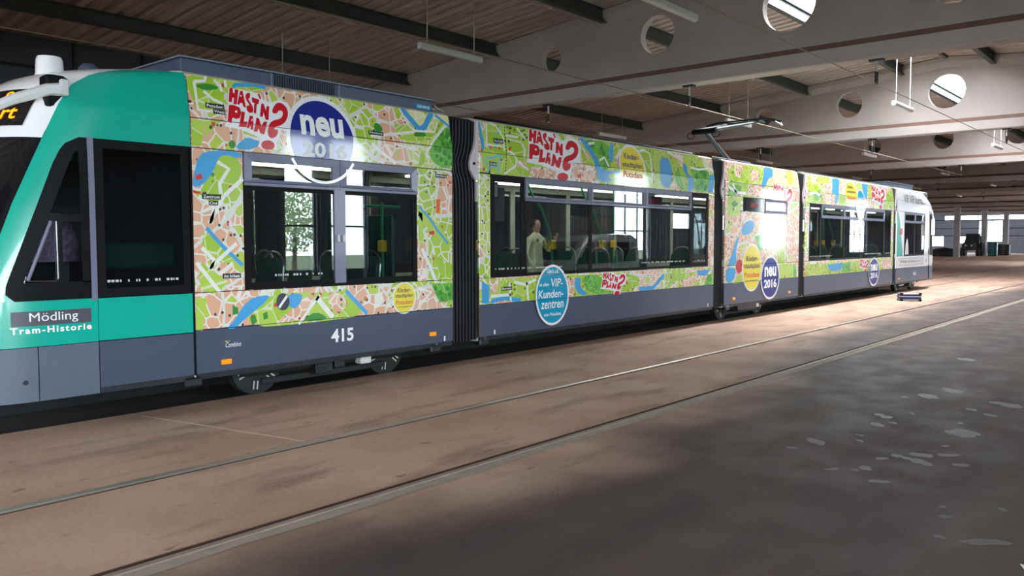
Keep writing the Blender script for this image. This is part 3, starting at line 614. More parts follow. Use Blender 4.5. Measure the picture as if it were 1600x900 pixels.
# ---- girders
def girder_mesh():
    """one precast girder from YR to YL, web pierced by round holes; origin at x=0"""
    mb = MB()
    holes = [(RIDGE + 2.87 * k, [1.04, .82, .6][abs(k)] / 2) for k in (-2, -1, 0, 1, 2)]
    def hz(y): return 5.79 + max(0, (9.3 - abs(y - RIDGE)) / 9.3) * 0.36
    xw = 0.10
    zb = 5.28
    def zt(y): return ztop(y) - 0.30
    # web with holes: strips between hole columns
    ys = sorted([YR, YL] + [h[0] + s * (h[1] + .12) for h in holes for s in (-1, 1)])
    for i in range(0, len(ys) - 1):
        a, b_ = ys[i], ys[i + 1]
        mid = [h for h in holes if a < h[0] < b_]
        for sx_ in (-1, 1):
            x = sx_ * xw
            if not mid:
                yy = [a] + ([RIDGE] if a < RIDGE < b_ else []) + [b_]
                for j in range(len(yy) - 1):
                    mb.add([(x, yy[j], zb), (x, yy[j + 1], zb), (x, yy[j + 1], zt(yy[j + 1])), (x, yy[j], zt(yy[j]))], [(0, 1, 2, 3)])
            else:
                h, r = mid[0]; z0 = hz(h); N = 32
                inn = [(x, h + r * math.cos(2 * math.pi * k / N), z0 + r * math.sin(2 * math.pi * k / N)) for k in range(N)]
                out = []
                for k in range(N):
                    c_, s_ = math.cos(2 * math.pi * k / N), math.sin(2 * math.pi * k / N)
                    ty = ((b_ - h) if c_ > 0 else (h - a)) / max(1e-6, abs(c_))
                    yy_ = h + c_ * ty
                    tz = ((zt(h) - z0) if s_ > 0 else (z0 - zb)) / max(1e-6, abs(s_))
                    tt_ = min(ty, tz); py = h + c_ * tt_; pz = z0 + s_ * tt_
                    if tz <= ty and s_ > 0: pz = zt(py)
                    out.append((x, py, pz))
                mb.add(inn + out, [(k, (k + 1) % N, N + (k + 1) % N, N + k) for k in range(N)])
                # corners
                for cy_ in (a, b_):
                    for top_ in (0, 1):
                        cz_ = zt(cy_) if top_ else zb
                        near = sorted(out, key=lambda p: (p[1] - cy_) ** 2 + (p[2] - cz_) ** 2)[:2]
                        mb.add([near[0], near[1], (x, cy_, cz_)], [(0, 1, 2)])
        if mid:
            h, r = mid[0]; z0 = hz(h); N = 32
            mb.add([(sx_ * xw, h + r * math.cos(2 * math.pi * k / N), z0 + r * math.sin(2 * math.pi * k / N)) for sx_ in (-1, 1) for k in range(N)],
                   [(k, (k + 1) % N, N + (k + 1) % N, N + k) for k in range(N)])
    # top flange, haunched
    prof = lambda y_: [(-xw, zt(y_)), (-.24, ztop(y_) - .13), (-.24, ztop(y_)), (.24, ztop(y_)), (.24, ztop(y_) - .13), (xw, zt(y_))]
    rings = [[(p, y_, q) for p, q in prof(y_)] for y_ in (YR, RIDGE, YL)]
    mb.loft(rings, True)
    # bottom flange
    rings = [[(-.22, y_, 5.16), (-.22, y_, 4.91), (-.20, y_, 4.89), (.20, y_, 4.89), (.22, y_, 4.91), (.22, y_, 5.16)] for y_ in (YR, YL)]
    mb.loft(rings, True)
    du = MB()
    for s in (-1, 1):
        du.add([(s * .22, YR, 5.16), (s * .22, YL, 5.16), (s * xw, YL, 5.285), (s * xw, YR, 5.285)], [(0, 1, 2, 3)])
    return mb, du
gm, gd = girder_mesh()
g0 = gm.build('roof_girder', 'girder', None, origin=(0, RIDGE, 4.89)); g0['kind'] = 'structure'
d0 = gd.build('dust_ledge', 'girder_dust', g0)
ordn = ['first', 'second', 'third', 'fourth', 'fifth', 'sixth', 'seventh', 'eighth', 'ninth', 'tenth', 'eleventh', 'twelfth', 'thirteenth']
for i, x in enumerate(BX[1:-1]):
    g_ = g0 if i == 0 else copy_tree(g0, (x - BX[1], 0, 0))
    if i == 0: g0.location.x = x; WLOC[g0.name] = g0.location.copy(); WLOC[d0.name] = WLOC[d0.name] + Vector((x, 0, 0))
    g_['label'] = 'concrete roof girder with round holes, %s one from the front gates' % ordn[i]
    if x > 20:
        g2 = copy_tree(g0, (x - BX[1], 2 * HALF, 0)); g2['label'] = 'concrete roof girder of the next aisle, %s one from the front gates' % ordn[i]

# ---- corrugated roof decks: one sheet run per bay and slope
def deck(x0, x1, ya, yb, name='roof_sheet', par=None):
    mb = MB(); p = 0.32; dep = 0.11
    xs = []; x = x0
    while x < x1:
        for dx, h in ((0, 0), (.15, 0), (.185, 1), (.285, 1)):
            if x + dx < x1: xs.append((x + dx, h * dep))
        x += p
    xs.append((x1, 0)); n = len(xs)
    vs = [(a, ya, ztop(ya) + .02 + h) for a, h in xs] + [(a, yb, ztop(yb) + .02 + h) for a, h in xs]
    mb.add(vs, [(i, i + 1, n + i + 1, n + i) for i in range(n - 1)])
    return mb.build(name, 'deck', par)
ceil_root = MB().box(X0H, X1H, YR - .3, YR, ztop(YR) - .1, ztop(YR) + .12).build('ceiling', 'deck'); tag(ceil_root, 'grey corrugated metal roof deck on dark steel purlins', kind='structure')
PUR = [1.25, 4.2, 7.35, 10.6]
for k in range(len(BX) - 1):
    x0, x1 = BX[k] , BX[k + 1]
    sky = k in SKY_BAYS
    rr = (SKY_Y[1] if sky else RIDGE); rl = (SKY_Y[0] if sky else RIDGE)
    lim = [rr] + [RIDGE + q for q in PUR if RIDGE + q > rr + .05] + [YL]
    for i in range(len(lim) - 1): deck(x0, x1, lim[i], lim[i + 1], par=ceil_root)
    lim = [rl] + [RIDGE - q for q in PUR if RIDGE - q < rl - .05] + [YR]
    for i in range(len(lim) - 1): deck(x0, x1, lim[i + 1], lim[i], par=ceil_root)
    if True:
        deck(x0, x1, YL, YL + HALF, par=ceil_root); deck(x0, x1, YL + HALF, YL2, par=ceil_root)
    if sky:  # glazed ridge light with upstands, panes made to glow
        xs0, xs1 = x0 + SKY_DX[0], x0 + SKY_DX[1]
        up = MB()
        for yy in SKY_Y: up.box(xs0, xs1, yy - .03, yy + .03, ztop(yy) - .05, 7.5)
        for xx in (xs0, xs1): up.box(xx - .03, xx + .03, SKY_Y[0], SKY_Y[1], 7.0, 7.5)
        up.build('skylight_kerb', 'lamp_body', ceil_root)
        for xa, xb in ((x0, xs0), (xs1, x1)):
            deck(xa, xb, rl, RIDGE, par=ceil_root); deck(xa, xb, RIDGE, rr, par=ceil_root)
        MB().box(x0 + .2, x1 - .2, RIDGE - .05, RIDGE + .05, 7.10, 7.20).build('skylight_tie', 'purlin', ceil_root)
        nb = 7
        for j in range(nb):
            xa = xs0 + (xs1 - xs0) * j / nb; xb = xs0 + (xs1 - xs0) * (j + 1) / nb
            MB().box(xa + .03, xb - .03, SKY_Y[0], SKY_Y[1], 7.50, 7.51).build('skylight_glow_pane', 'skylight_glow_pane', ceil_root)
            MB().box(xb - .03, xb + .03, SKY_Y[0], SKY_Y[1], 7.46, 7.54).build('glazing_bar', 'lamp_body', ceil_root)
# purlins: I-sections between the girders
def purlin_mesh(L):
    prof = [(-.07, 0), (.07, 0), (.07, .014), (.008, .014), (.008, .266), (.07, .266), (.07, .28), (-.07, .28), (-.07, .266), (-.008, .266), (-.008, .014), (-.07, .014)]
    return MB().prism(prof, 0.0, L, 'yz')
p0 = purlin_mesh(12.1 - .2).build('purlin', 'purlin', ceil_root, origin=(0, 0, 0))
first = True
for k in range(1, len(BX) - 1):
    for q in PUR:
        for s in (-1, 1):
            yy = RIDGE + s * q
            if s == -1 and q > 8 and k > 5: continue
            o = p0 if first else p0.copy()
            if not first: COL.objects.link(o); o.parent = ceil_root
            first = False
            o.location = Vector((BX[k] + .1, yy, ztop(yy) - .28 + .015)) - WLOC[ceil_root.name]
# cable conduits clipped under the purlins
for k in (1, 2, 3):
    for yy in (RIDGE + PUR[1] + .12, RIDGE + PUR[2] + .12):
        MB().tube([(BX[k] + .3, yy, ztop(yy) - .3), (BX[k + 1] - .3, yy, ztop(yy) - .3)], .012, 6).build('conduit', 'rod', ceil_root)

# ---- columns
def column(x, y, label):
    mb = MB().bbox(x - .3, x + .3, y - .25, y + .25, 0, 4.89, .03)
    o = mb.build('column', 'wall_concrete'); tag(o, label, kind='structure')
    return o
for i, x in enumerate(BX[1:-1]): column(x, YL, 'grey concrete column between the two aisles, %s one from the front gates' % ordn[i])

# ---- window wall on the camera's right
def holed_wall(name, axis, pos, th, a0, a1, h, holes, mat_, label, ribs=None):
    """wall in the plane axis=pos, spanning a0..a1, with rectangular holes (u0,u1,z0,z1)"""
    us = sorted({a0, a1} | {u for q in holes for u in q[:2]}); zs = sorted({0.0, h} | {z for q in holes for z in q[2:]})
    mb = MB()
    for i in range(len(us) - 1):
        run = None
        for j in range(len(zs) - 1):
            cu, cz = (us[i] + us[i + 1]) / 2, (zs[j] + zs[j + 1]) / 2
            if any(q[0] < cu < q[1] and q[2] < cz < q[3] for q in holes): continue
            if axis == 'y': mb.box(us[i], us[i + 1], pos - th, pos, zs[j], zs[j + 1])
            else: mb.box(pos - th, pos, us[i], us[i + 1], zs[j], zs[j + 1])
            if ribs:
                u = us[i] + ribs / 2
                while u < us[i + 1]:
                    if axis == 'y': mb.box(u - .05, u + .05, pos, pos + .045, zs[j], zs[j + 1])
                    u += ribs
    return tag(mb.build(name, mat_), label, kind='structure')
wr = holed_wall('wall_right', 'y', YR, .25, X0H, X1H, ztop(YR), [(a, b_, SW0, SW1) for a, b_ in SIDE_WIN], 'wall_cladding', 'dark ribbed metal window wall on the right of the hall', .3)
for i, (a, b_) in enumerate(SIDE_WIN):
    fr = MB()
    for z in (SW0, 2.08, SW1 - .06): fr.box(a, b_, YR - .15, YR - .09, z, z + .06)
    for u in (a, b_ - .06): fr.box(u, u + .06, YR - .15, YR - .09, SW0, SW1)
    nm = max(1, round((b_ - a) / 1.2))
    for q in range(1, nm):
        u = a + (b_ - a) * q / nm; fr.box(u - .03, u + .03, YR - .15, YR - .09, SW0, SW1)
    w = tag(fr.build('window_%d' % (i + 1), 'window_frame'), 'tall steel framed window in the right wall, %s one from the front' % ordn[i], kind='structure')
    for q in range(nm):
        ua, ub = a + (b_ - a) * q / nm + .03, a + (b_ - a) * (q + 1) / nm - .03
        for z0, z1 in ((SW0 + .06, 2.08), (2.14, SW1 - .06)): MB().box(ua, ub, YR - .125, YR - .119, z0, z1).build('pane', 'pane', w)
# front wall with track gates (behind the camera), one of them open
holed_wall('wall_front', 'x', X0H, .25, YR, YL2, 7.3, [(gy - gw / 2, gy + gw / 2, 0, GATE_H) for gy, gw in GATES], 'wall_concrete', 'front wall with the track gates behind the camera')
for i, gy in enumerate((4.79, 12.3, 16.1)):
    tag(MB().box(X0H, X0H + .06, gy - 1.7, gy + 1.7, 0, GATE_H).build('door_%d' % (i + 1), 'end_panel'), 'closed grey track gate behind the camera, %s closed one from the right wall' % ordn[i], kind='structure')
# far end wall
EH = [(18.8, 28.5, 4.45, 4.95), (23.75, 24.3, 1.5, 4.2), (21.6, 23.3, 1.5, 4.2), (24.6, 27.0, 1.3, 2.15), (28.6, 30.4, .9, 2.2), (10.3, 14.0, 0, 4.4)]
we = holed_wall('wall_back', 'x', X1H + .25, .25, YR, YL2, 7.3, EH, 'end_panel', 'far end wall with bright windows and sheet metal gates')
for (a, b_, z0, z1) in EH[:5]:
    for q in range(max(1, int((b_ - a) / 1.5))):
        n = max(1, int((b_ - a) / 1.5)); ua = a + (b_ - a) * q / n; ub = a + (b_ - a) * (q + 1) / n
        MB().box(X1H + .1, X1H + .11, ua + .04, ub - .04, z0 + .03, z1 - .03).build('pane', 'pane', we)
for z in (2.2, 3.2, 4.35): MB().box(X1H - .06, X1H, 18.8, 32, z, z + .1).build('trim_rail', 'dark_steel', we)
holed_wall('wall_left', 'y', YL2 + .25, .25, X0H, X1H, ztop(YL2), [(30 + 12.1 * k, 34 + 12.1 * k, 3.0, 4.6) for k in range(4, 8)], 'wall_cladding', 'far left wall of the next aisle with a high row of windows')
# high facia closing the aisle behind the tram at the front, hung on the column line
fa = MB(); fa.box(BX[1] + .3, BX[2] - .3, YL + .02, YL + .1, 4.6, 5.95)
fa = tag(fa.build('trim_1', 'interior_dark'), 'dark upper wall panel above the track behind the tram', kind='structure')
for z in (4.75, 5.3): MB().tube([(BX[1] + .3, YL - .03, z), (BX[2] - .3, YL - .03, z)], .03, 8).build('service_pipe', 'dark_steel', fa)
for j in range(7):
    x = BX[1] + 1.0 + 1.5 * j
    MB().box(x, x + .05, YL - .04, YL + .02, 4.6, 5.95).build('panel_batten', 'dark_steel', fa)
nx = MB().box(X0H, BX[2], YL + 8, YL + 8.2, 0, 6.3)
tag(nx.build('trim_2', 'interior_dark'), 'dark partition wall of the next aisle behind the tram front', kind='structure')

# ---- ground, trees outside the windows
gr = MB().box(-80, 190, -70, YR - .35, -.5, -.1)
mat('grass', srgb(66, 78, 46), 0.9, var=0.25, vscale=1.5)
mat('leaf', srgb(160, 178, 134), 0.7, var=0.25, vscale=2)
mat('bark', srgb(92, 80, 70), 0.9)
tag(gr.build('ground', 'grass'), 'grass strip outside the window wall', kind='structure')
tag(MB().box(-80, X0H - .35, -6, 60, -.5, -.06).build('forecourt', 'wall_concrete'), 'pale paved yard outside the front gates', kind='structure')
lf = MB()
for k in range(1500):
    a = random.uniform(0, 2 * math.pi); h = random.uniform(-1, 1); rr = random.random() ** .4
    rad = math.sqrt(max(0, 1 - h * h)) * rr
    p = Vector((1.9 * rad * math.cos(a), 1.9 * rad * math.sin(a), 3.0 + 2.1 * h * rr))
    u = Vector((random.gauss(0, 1), random.gauss(0, 1), random.gauss(0, 1))).normalized() * .11; w = u.cross(Vector((random.gauss(0, 1), random.gauss(0, 1), random.gauss(0, 1)))).normalized() * .09
    lf.add([p - u, p + w, p + u, p - w], [(0, 1, 2, 3)])
TREES = [(21.5, -24.0, 'left of the two by the first window'), (29, -27.0, 'behind the first window reflection'), (56.0, -24.5, 'outside the second window group'), (82.0, -27, 'outside the third window group')]
tr0 = None
for i, (x, y, w) in enumerate(TREES):
    if tr0 is None:
        tr0 = empty('tree', (x, y, -.1), 'pale green tree outside the window wall ' + w, 'tree', 'trees outside the windows')
        f_ = MB(); f_.v = [(p[0] + x, p[1] + y, p[2]) for p in lf.v]; f_.f = lf.f
        tag(f_.build('crown', 'leaf', tr0), kind='stuff')
        MB().tube([(x, y, -.1), (x + .05, y, 1.5), (x, y + .1, 3.0)], [.16, .12, .05], 8).build('trunk', 'bark', tr0)
    else:
        t_ = copy_tree(tr0, (x - TREES[0][0], y - TREES[0][1], 0)); t_['label'] = 'pale green tree outside the window wall ' + w

# ---- overhead wires and their hangers
WZ = 4.46
for yy, who in ((4.79, 'above the empty track in front of the tram'), (8.55, 'above the tram'), (12.3, 'above the track behind the tram')):
    tag(MB().tube([(X0H, yy, WZ), (X1H, yy, WZ)], .0085, 6).build('contact_wire', 'wire'), 'taut bare contact wire running lengthwise ' + who, 'wire', 'overhead wires')
def hanger(x, yy, label):
    o = empty('wire_hanger', (x, yy, WZ), label, 'hanger', 'contact wire hangers')
    MB().box(x - .07, x + .07, yy - .12, yy + .12, 4.855, 4.89).build('mounting_plate', 'dark_steel', o)
    MB().tube([(x, yy, 4.86), (x, yy, WZ + .2)], .022, 8).build('rod', 'rod', o)
    MB().lathe([(.02, .04), (.034, .05), (.034, .09), (.022, .1), (.034, .11), (.034, .15), (.022, .16), (.032, .17), (.03, .21)], (x, yy, WZ), 'z', 10).build('insulator', 'hanger_black', o)
    MB().box(x - .05, x + .05, yy - .015, yy + .015, WZ - .012, WZ + .045).build('clamp', 'hanger_black', o)
    return o
h0 = None
for i, x in enumerate(BX[1:7]):
    for yy, who in ((4.79, 'front of the tram'), (8.55, 'the tram roof'), (12.3, 'behind the tram')):
        lab = 'wire hanger under the %s roof girder for the contact wire %s' % (ordn[i], {'front of the tram': 'in front of the tram', 'the tram roof': 'above the tram', 'behind the tram': 'behind the tram'}[who])
        if h0 is None: h0 = hanger(x, yy, lab); hp = (x, yy)
        else: copy_tree(h0, (x - hp[0], yy - hp[1], 0))['label'] = lab

# ---- suspended fluorescent fittings
def lamp(x, yy, label):
    z = 5.1
    o = empty('hanging_lamp', (x, yy, z), label, 'lamp', 'suspended fluorescent fittings')
    L = .82
    MB().bbox(x - L, x + L, yy - .055, yy + .055, z + .03, z + .09, .012).build('housing', 'lamp_body', o)
    rings = []
    for xx in (x - L + .01, x + L - .01): rings.append([(xx, yy + .06 * math.cos(a), z + .035 - .06 * math.sin(a)) for a in [math.pi * k / 8 for k in range(9)]])
    MB().loft(rings, True).build('diffuser', 'lamp_diffuser', o)
    for s in (-1, 1):
        MB().tube([(x + s * .62, yy, z + .09), (x + s * .62, yy, ztop(yy) + .02)], .011, 6).build('suspension_rod', 'rod', o)
    return o
for yy, row in ((6.4, 'ridge row'), (11.0, 'row above the tram'), (15.5, 'row behind the tram')):
    first = None
    for i, x in enumerate((11.15, 23.3, 35.5, 47.9, 60.0, 72.1)):
        lab = 'unlit fluorescent fitting on two rods, %s, %s one from the front' % (row, ordn[i])
        if first is None: first = lamp(x, yy, lab)
        else: copy_tree(first, (x - 11.15, 0, 0))['label'] = lab

# ================================================================== the tram
YS = 7.40                      # near side plane
YC = 8.55; HW = 1.15
def inset(z): return .17 * max(0.0, z - 2.8)
def sy(z): return YS + inset(z)
tram = empty('tram', (16.5, YC, 0), 'long articulated tram wrapped in a colourful city map with a green cab', 'tram')
ZB, Z1, Z2, Z3, Z4, Z5 = .30, .78, 1.14, 2.52, 2.80, 3.22
GAP = .004
BANDS = [(ZB, Z1), (Z1, Z2), (Z2, Z3), (Z3, Z4), (Z4, Z5)]

# ---- printed city map: blocks, streets, little dots (flat print, coordinates fixed to the tram)
def map_material(name, seed, city=1.0):
    global t, g
    m = bpy.data.materials.new(name); m.use_nodes = True; t = m.node_tree; b = t.nodes['Principled BSDF']; MAT[name] = m
    tcn = t.nodes.new('ShaderNodeTexCoord'); tcn.object = tram
    mp = t.nodes.new('ShaderNodeMapping'); mp.inputs['Location'].default_value = (seed * 3.7, 0, seed * 1.3); mp.inputs['Scale'].default_value = (1, 0.0, 1)
    t.links.new(tcn.outputs['Object'], mp.inputs[0]); V = mp.outputs[0]
    wn = t.nodes.new('ShaderNodeTexNoise'); wn.inputs['Scale'].default_value = 1.6; wn.inputs['Detail'].default_value = 2
    t.links.new(V, wn.inputs['Vector'])
    wv = t.nodes.new('ShaderNodeVectorMath'); wv.operation = 'MULTIPLY_ADD'; t.links.new(wn.outputs['Color'], wv.inputs[0]); wv.inputs[1].default_value = (.18, 0, .18); t.links.new(V, wv.inputs[2])
    def vor(scale, feat, rnd=1.0, vec=None):
        n = t.nodes.new('ShaderNodeTexVoronoi'); n.feature = feat; n.inputs['Scale'].default_value = scale; n.inputs['Randomness'].default_value = rnd
        t.links.new(vec or wv.outputs[0], n.inputs['Vector']); return n
    area = vor(1.6, 'F1'); sa = t.nodes.new('ShaderNodeSeparateColor'); t.links.new(area.outputs['Color'], sa.inputs[0])
    ramp = t.nodes.new('ShaderNodeValToRGB'); ramp.color_ramp.interpolation = 'CONSTANT'
    el = ramp.color_ramp.elements; el[0].position = 0; el[0].color = srgb(226, 172, 142); el[1].position = .55; el[1].color = srgb(172, 200, 72)
    for p_, c_ in ((.78, (226, 180, 154)), (.9, (206, 214, 120))): e = el.new(p_); e.color = srgb(*c_)
    t.links.new(sa.outputs[0], ramp.inputs[0])
    col = ramp.outputs[0]
    blk = vor(7.0, 'F1', .75); sb = t.nodes.new('ShaderNodeSeparateColor'); t.links.new(blk.outputs['Color'], sb.inputs[0])
    col = mixc(rng(sb.outputs[0], 0.86, 0.861, tree=t, smooth=False), col, srgb(188, 204, 84))
    st = vor(7.0, 'DISTANCE_TO_EDGE', .75)
    col = mixc(rng(st.outputs['Distance'], 0.035, 0.06, 1.0, 0.0), col, srgb(234, 228, 222))
    big = vor(1.6, 'DISTANCE_TO_EDGE')
    col = mixc(rng(big.outputs['Distance'], 0.018, 0.028, 1.0, 0.0), col, srgb(222, 220, 212))
    dot = vor(5.5, 'F1', 1.0, V); sd = t.nodes.new('ShaderNodeSeparateColor'); t.links.new(dot.outputs['Color'], sd.inputs[0])
    dr = t.nodes.new('ShaderNodeValToRGB'); dr.color_ramp.interpolation = 'CONSTANT'
    e = dr.color_ramp.elements; e[0].position = 0; e[0].color = srgb(212, 70, 90); e[1].position = .4; e[1].color = srgb(50, 58, 80)
    for p_, c_ in ((.55, (232, 130, 150)), (.7, (70, 130, 70)), (.85, (190, 120, 60))): q = e.new(p_); q.color = srgb(*c_)
    t.links.new(sd.outputs[1], dr.inputs[0])
    on = mth('MULTIPLY', rng(dot.outputs['Distance'], 0.13, 0.15, 1.0, 0.0), rng(sd.outputs[0], 0.55, 0.56))
    col = mixc(on, col, dr.outputs[0])
    dot2 = vor(16, 'F1', 1.0, V); sd2 = t.nodes.new('ShaderNodeSeparateColor'); t.links.new(dot2.outputs['Color'], sd2.inputs[0])
    dr2 = t.nodes.new('ShaderNodeMix'); 
    col = mixc(mth('MULTIPLY', rng(dot2.outputs['Distance'], 0.2, 0.26, 1.0, 0.0), rng(sd2.outputs[0], 0.88, 0.89)), col, srgb(196, 60, 60))
    col = mixc(mth('MULTIPLY', rng(dot2.outputs['Distance'], 0.2, 0.26, 1.0, 0.0), rng(sd2.outputs[1], 0.9, 0.91)), col, srgb(60, 66, 70))
    t.links.new(col, b.inputs['Base Color']); b.inputs['Roughness'].default_value = .25; b.inputs['Coat Weight'].default_value = .6; b.inputs['Coat Roughness'].default_value = .05
    return m
map_material('map_a', 0.0); map_material('map_b', 1.0)
def print_material(name, base, alt, line, lscale, lw_, dots, dscale, dth):
    """flat print: base tone with cells of alt, thin street lines, small icons"""
    global t, g
    m = bpy.data.materials.new(name); m.use_nodes = True; t = m.node_tree; b = t.nodes['Principled BSDF']; MAT[name] = m
    tcn = t.nodes.new('ShaderNodeTexCoord'); tcn.object = tram
    mp = t.nodes.new('ShaderNodeMapping'); mp.inputs['Scale'].default_value = (1, 0.0, 1); t.links.new(tcn.outputs['Object'], mp.inputs[0]); V = mp.outputs[0]
    def vor(scale, feat):
        n = t.nodes.new('ShaderNodeTexVoronoi'); n.feature = feat; n.inputs['Scale'].default_value = scale; t.links.new(V, n.inputs['Vector']); return n
    ce = vor(lscale, 'F1'); sc_ = t.nodes.new('ShaderNodeSeparateColor'); t.links.new(ce.outputs['Color'], sc_.inputs[0])
    col = mixc(rng(sc_.outputs[0], .55, .56), srgb(*base), srgb(*alt))
    e = vor(lscale, 'DISTANCE_TO_EDGE'); col = mixc(rng(e.outputs['Distance'], lw_, lw_ * 1.6, .85, 0.0), col, srgb(*line))
    d_ = vor(dscale, 'F1'); sd = t.nodes.new('ShaderNodeSeparateColor'); t.links.new(d_.outputs['Color'], sd.inputs[0])
    for ch, dc in zip((0, 1, 2), dots):
        col = mixc(mth('MULTIPLY', rng(d_.outputs['Distance'], .22, .27, 1.0, 0.0), rng(sd.outputs[ch], dth, dth + .01)), col, srgb(*dc))
    t.links.new(col, b.inputs['Base Color']); b.inputs['Roughness'].default_value = .25; b.inputs['Coat Weight'].default_value = .6; b.inputs['Coat Roughness'].default_value = .05
print_material('map_lime', (164, 198, 60), (180, 206, 84), (222, 226, 190), 3.2, .012, ((84, 140, 60), (206, 70, 70), (70, 76, 70)), 11, .86)
print_material('map_pink', (224, 168, 138), (230, 184, 158), (238, 232, 226), 8.0, .05, ((206, 60, 80), (60, 66, 86), (120, 170, 70)), 13, .84)
print_material('map_wood', (104, 182, 62), (88, 166, 56), (150, 206, 110), 6.0, .02, ((58, 134, 56), (52, 124, 56), (70, 148, 60)), 12, .35)
print_material('map_cream', (228, 222, 172), (232, 228, 190), (240, 238, 220), 2.0, .01, ((96, 150, 70), (90, 70, 50), (200, 90, 60)), 8, .93)

def panel(x0, x1, z0, z1, mat_, name, par, th=.03):
    """flat side panel following the lean of the upper body"""
    x0 += GAP; x1 -= GAP; z0 += GAP; z1 -= GAP
    zs = [z0] + ([2.8] if z0 < 2.8 < z1 else []) + [z1]
    c = .006
    rings = []
    for z, i in [(zs[0], c), (zs[0] + c, 0)] + [(q, 0) for q in zs[1:-1]] + [(zs[-1] - c, 0), (zs[-1], c)]:
        Y = sy(z)
        rings.append([(x0, Y + th, z), (x0, Y + c, z), (x0 + c, Y + i * .6, z), (x1 - c, Y + i * .6, z), (x1, Y + c, z), (x1, Y + th, z)])
    return MB().loft(rings, True).build(name, mat_, par)
def decal(polys, mat_, name, par, off=.0015, smooth_=0, label=None, holes=None, seams=True, zlim=(ZB + .005, Z5 - .004), bands=None):
    """flat print following the side, cut where the body panels have joints"""
    mb = MB()
    for poly in polys:
        if smooth_: poly = chaikin(poly, smooth_)
        bd = bands or ([(Z1 + .003, Z2 - .003), (Z2 + .003, Z3 - .003), (Z3 + .003, Z4 - .003), (Z4 + .003, Z5 - .003), (ZB, Z1 - .003)] if seams else [(ZB, Z4), (Z4, Z5)])
        for z0, z1 in bd:
            q = clip(poly, 1, z0, True)
            if len(q) >= 3: q = clip(q, 1, z1, False)
            if len(q) < 3: continue
            loops = [q] + (holes or [])
            tr = tessellate_polygon([[Vector((p[0], p[1], 0)) for p in lp] for lp in loops])
            fl_ = [p for lp in loops for p in lp]
            fs = []
            for tri in tr:
                a, b_, c_ = [fl_[i] for i in tri]
                cr_ = (b_[0] - a[0]) * (c_[1] - a[1]) - (b_[1] - a[1]) * (c_[0] - a[0])
                fs.append(tuple(tri) if cr_ > 0 else tuple(reversed(tri)))
            mb.add([(p[0], sy(p[1]) - off, p[1]) for p in fl_], fs)
    if not mb.v: return None
    o = mb.build(name, mat_, par)
    if label: o['label'] = label
    return o
def on_side(vs2, fs, off, surf=None):
    """2-D mesh laid on the side, split along the crease of the upper panel"""
    zs = [v[1] for v in vs2]
    if surf is None and min(zs) < Z4 < max(zs):
        import bmesh
        bm = bmesh.new(); bv = [bm.verts.new((p[0], 0, p[1])) for p in vs2]
        for f in fs:
            try: bm.faces.new([bv[i] for i in f])
            except ValueError: pass
        bmesh.ops.bisect_plane(bm, geom=bm.verts[:] + bm.edges[:] + bm.faces[:], dist=1e-5, plane_co=(0, 0, Z4), plane_no=(0, 0, 1))
        bm.verts.index_update(); vs2 = [(v.co.x, v.co.z) for v in bm.verts]; fs = [tuple(v.index for v in f.verts) for f in bm.faces]; bm.free()
    return [(p[0], (surf(p[0], p[1]) if surf else sy(p[1])) - off, p[1]) for p in vs2], fs
def text_poly(s, size, bold=0.0, spacing=1.0, shear=0.0, sxy=1.0):
    cu = bpy.data.curves.new('t', 'FONT'); cu.body = s; cu.size = size; cu.offset = bold; cu.space_character = spacing; cu.shear = shear
    cu.resolution_u = 3; cu.align_x = 'CENTER'; cu.align_y = 'CENTER'
    ob = bpy.data.objects.new('t', cu); COL.objects.link(ob)
    bpy.context.view_layer.update()
    dg = bpy.context.evaluated_depsgraph_get(); me = ob.evaluated_get(dg).to_mesh()
    vs = [(v.co.x * sxy, v.co.y) for v in me.vertices]; fs = [tuple(p.vertices) for p in me.polygons]
    ob.evaluated_get(dg).to_mesh_clear(); COL.objects.unlink(ob); bpy.data.objects.remove(ob); bpy.data.curves.remove(cu)
    return vs, fs
def text(s, cx, cz, width, height, mat_, par, off=.003, bold=0.0, spacing=1.0, shear=0.0, rot=0.0, surf=None, name='lettering', label=None):
    """lettering fitted into width x height around (cx, cz) on the side"""
    vs, fs = text_poly(s, 1.0, bold, spacing, shear)
    xs = [v[0] for v in vs]; ys = [v[1] for v in vs]
    kx = width / (max(xs) - min(xs)); kz = height / (max(ys) - min(ys)); mx, my = (max(xs) + min(xs)) / 2, (max(ys) + min(ys)) / 2
    out = []
    for x, y in vs:
        u, w = (x - mx) * kx, (y - my) * kz
        u, w = u * math.cos(rot) - w * math.sin(rot), u * math.sin(rot) + w * math.cos(rot)
        X, Z = cx + u, cz + w
        out.append((X, Z))
    o = MB().add(*on_side(out, fs, off, surf)).build(name, mat_, par)
    o['label'] = label or ('lettering "%s"' % s)
    return o
def disc(cx, cz, rx, rz, ring, mat_in, par, name, label, off=.004, lo=None, hi=None, n=48):
    def cut(p):
        if lo is not None: p = clip(p, 1, lo, True)
        if hi is not None: p = clip(p, 1, hi, False)
        return p
    a = decal([cut(ellipse(cx, cz, rx, rz, n))], 'sticker_white', name, par, off)
    a['label'] = label
    decal([cut(ellipse(cx, cz, rx - ring, rz - ring, n))], mat_in, name + '_face', par, off + .001)
    return a
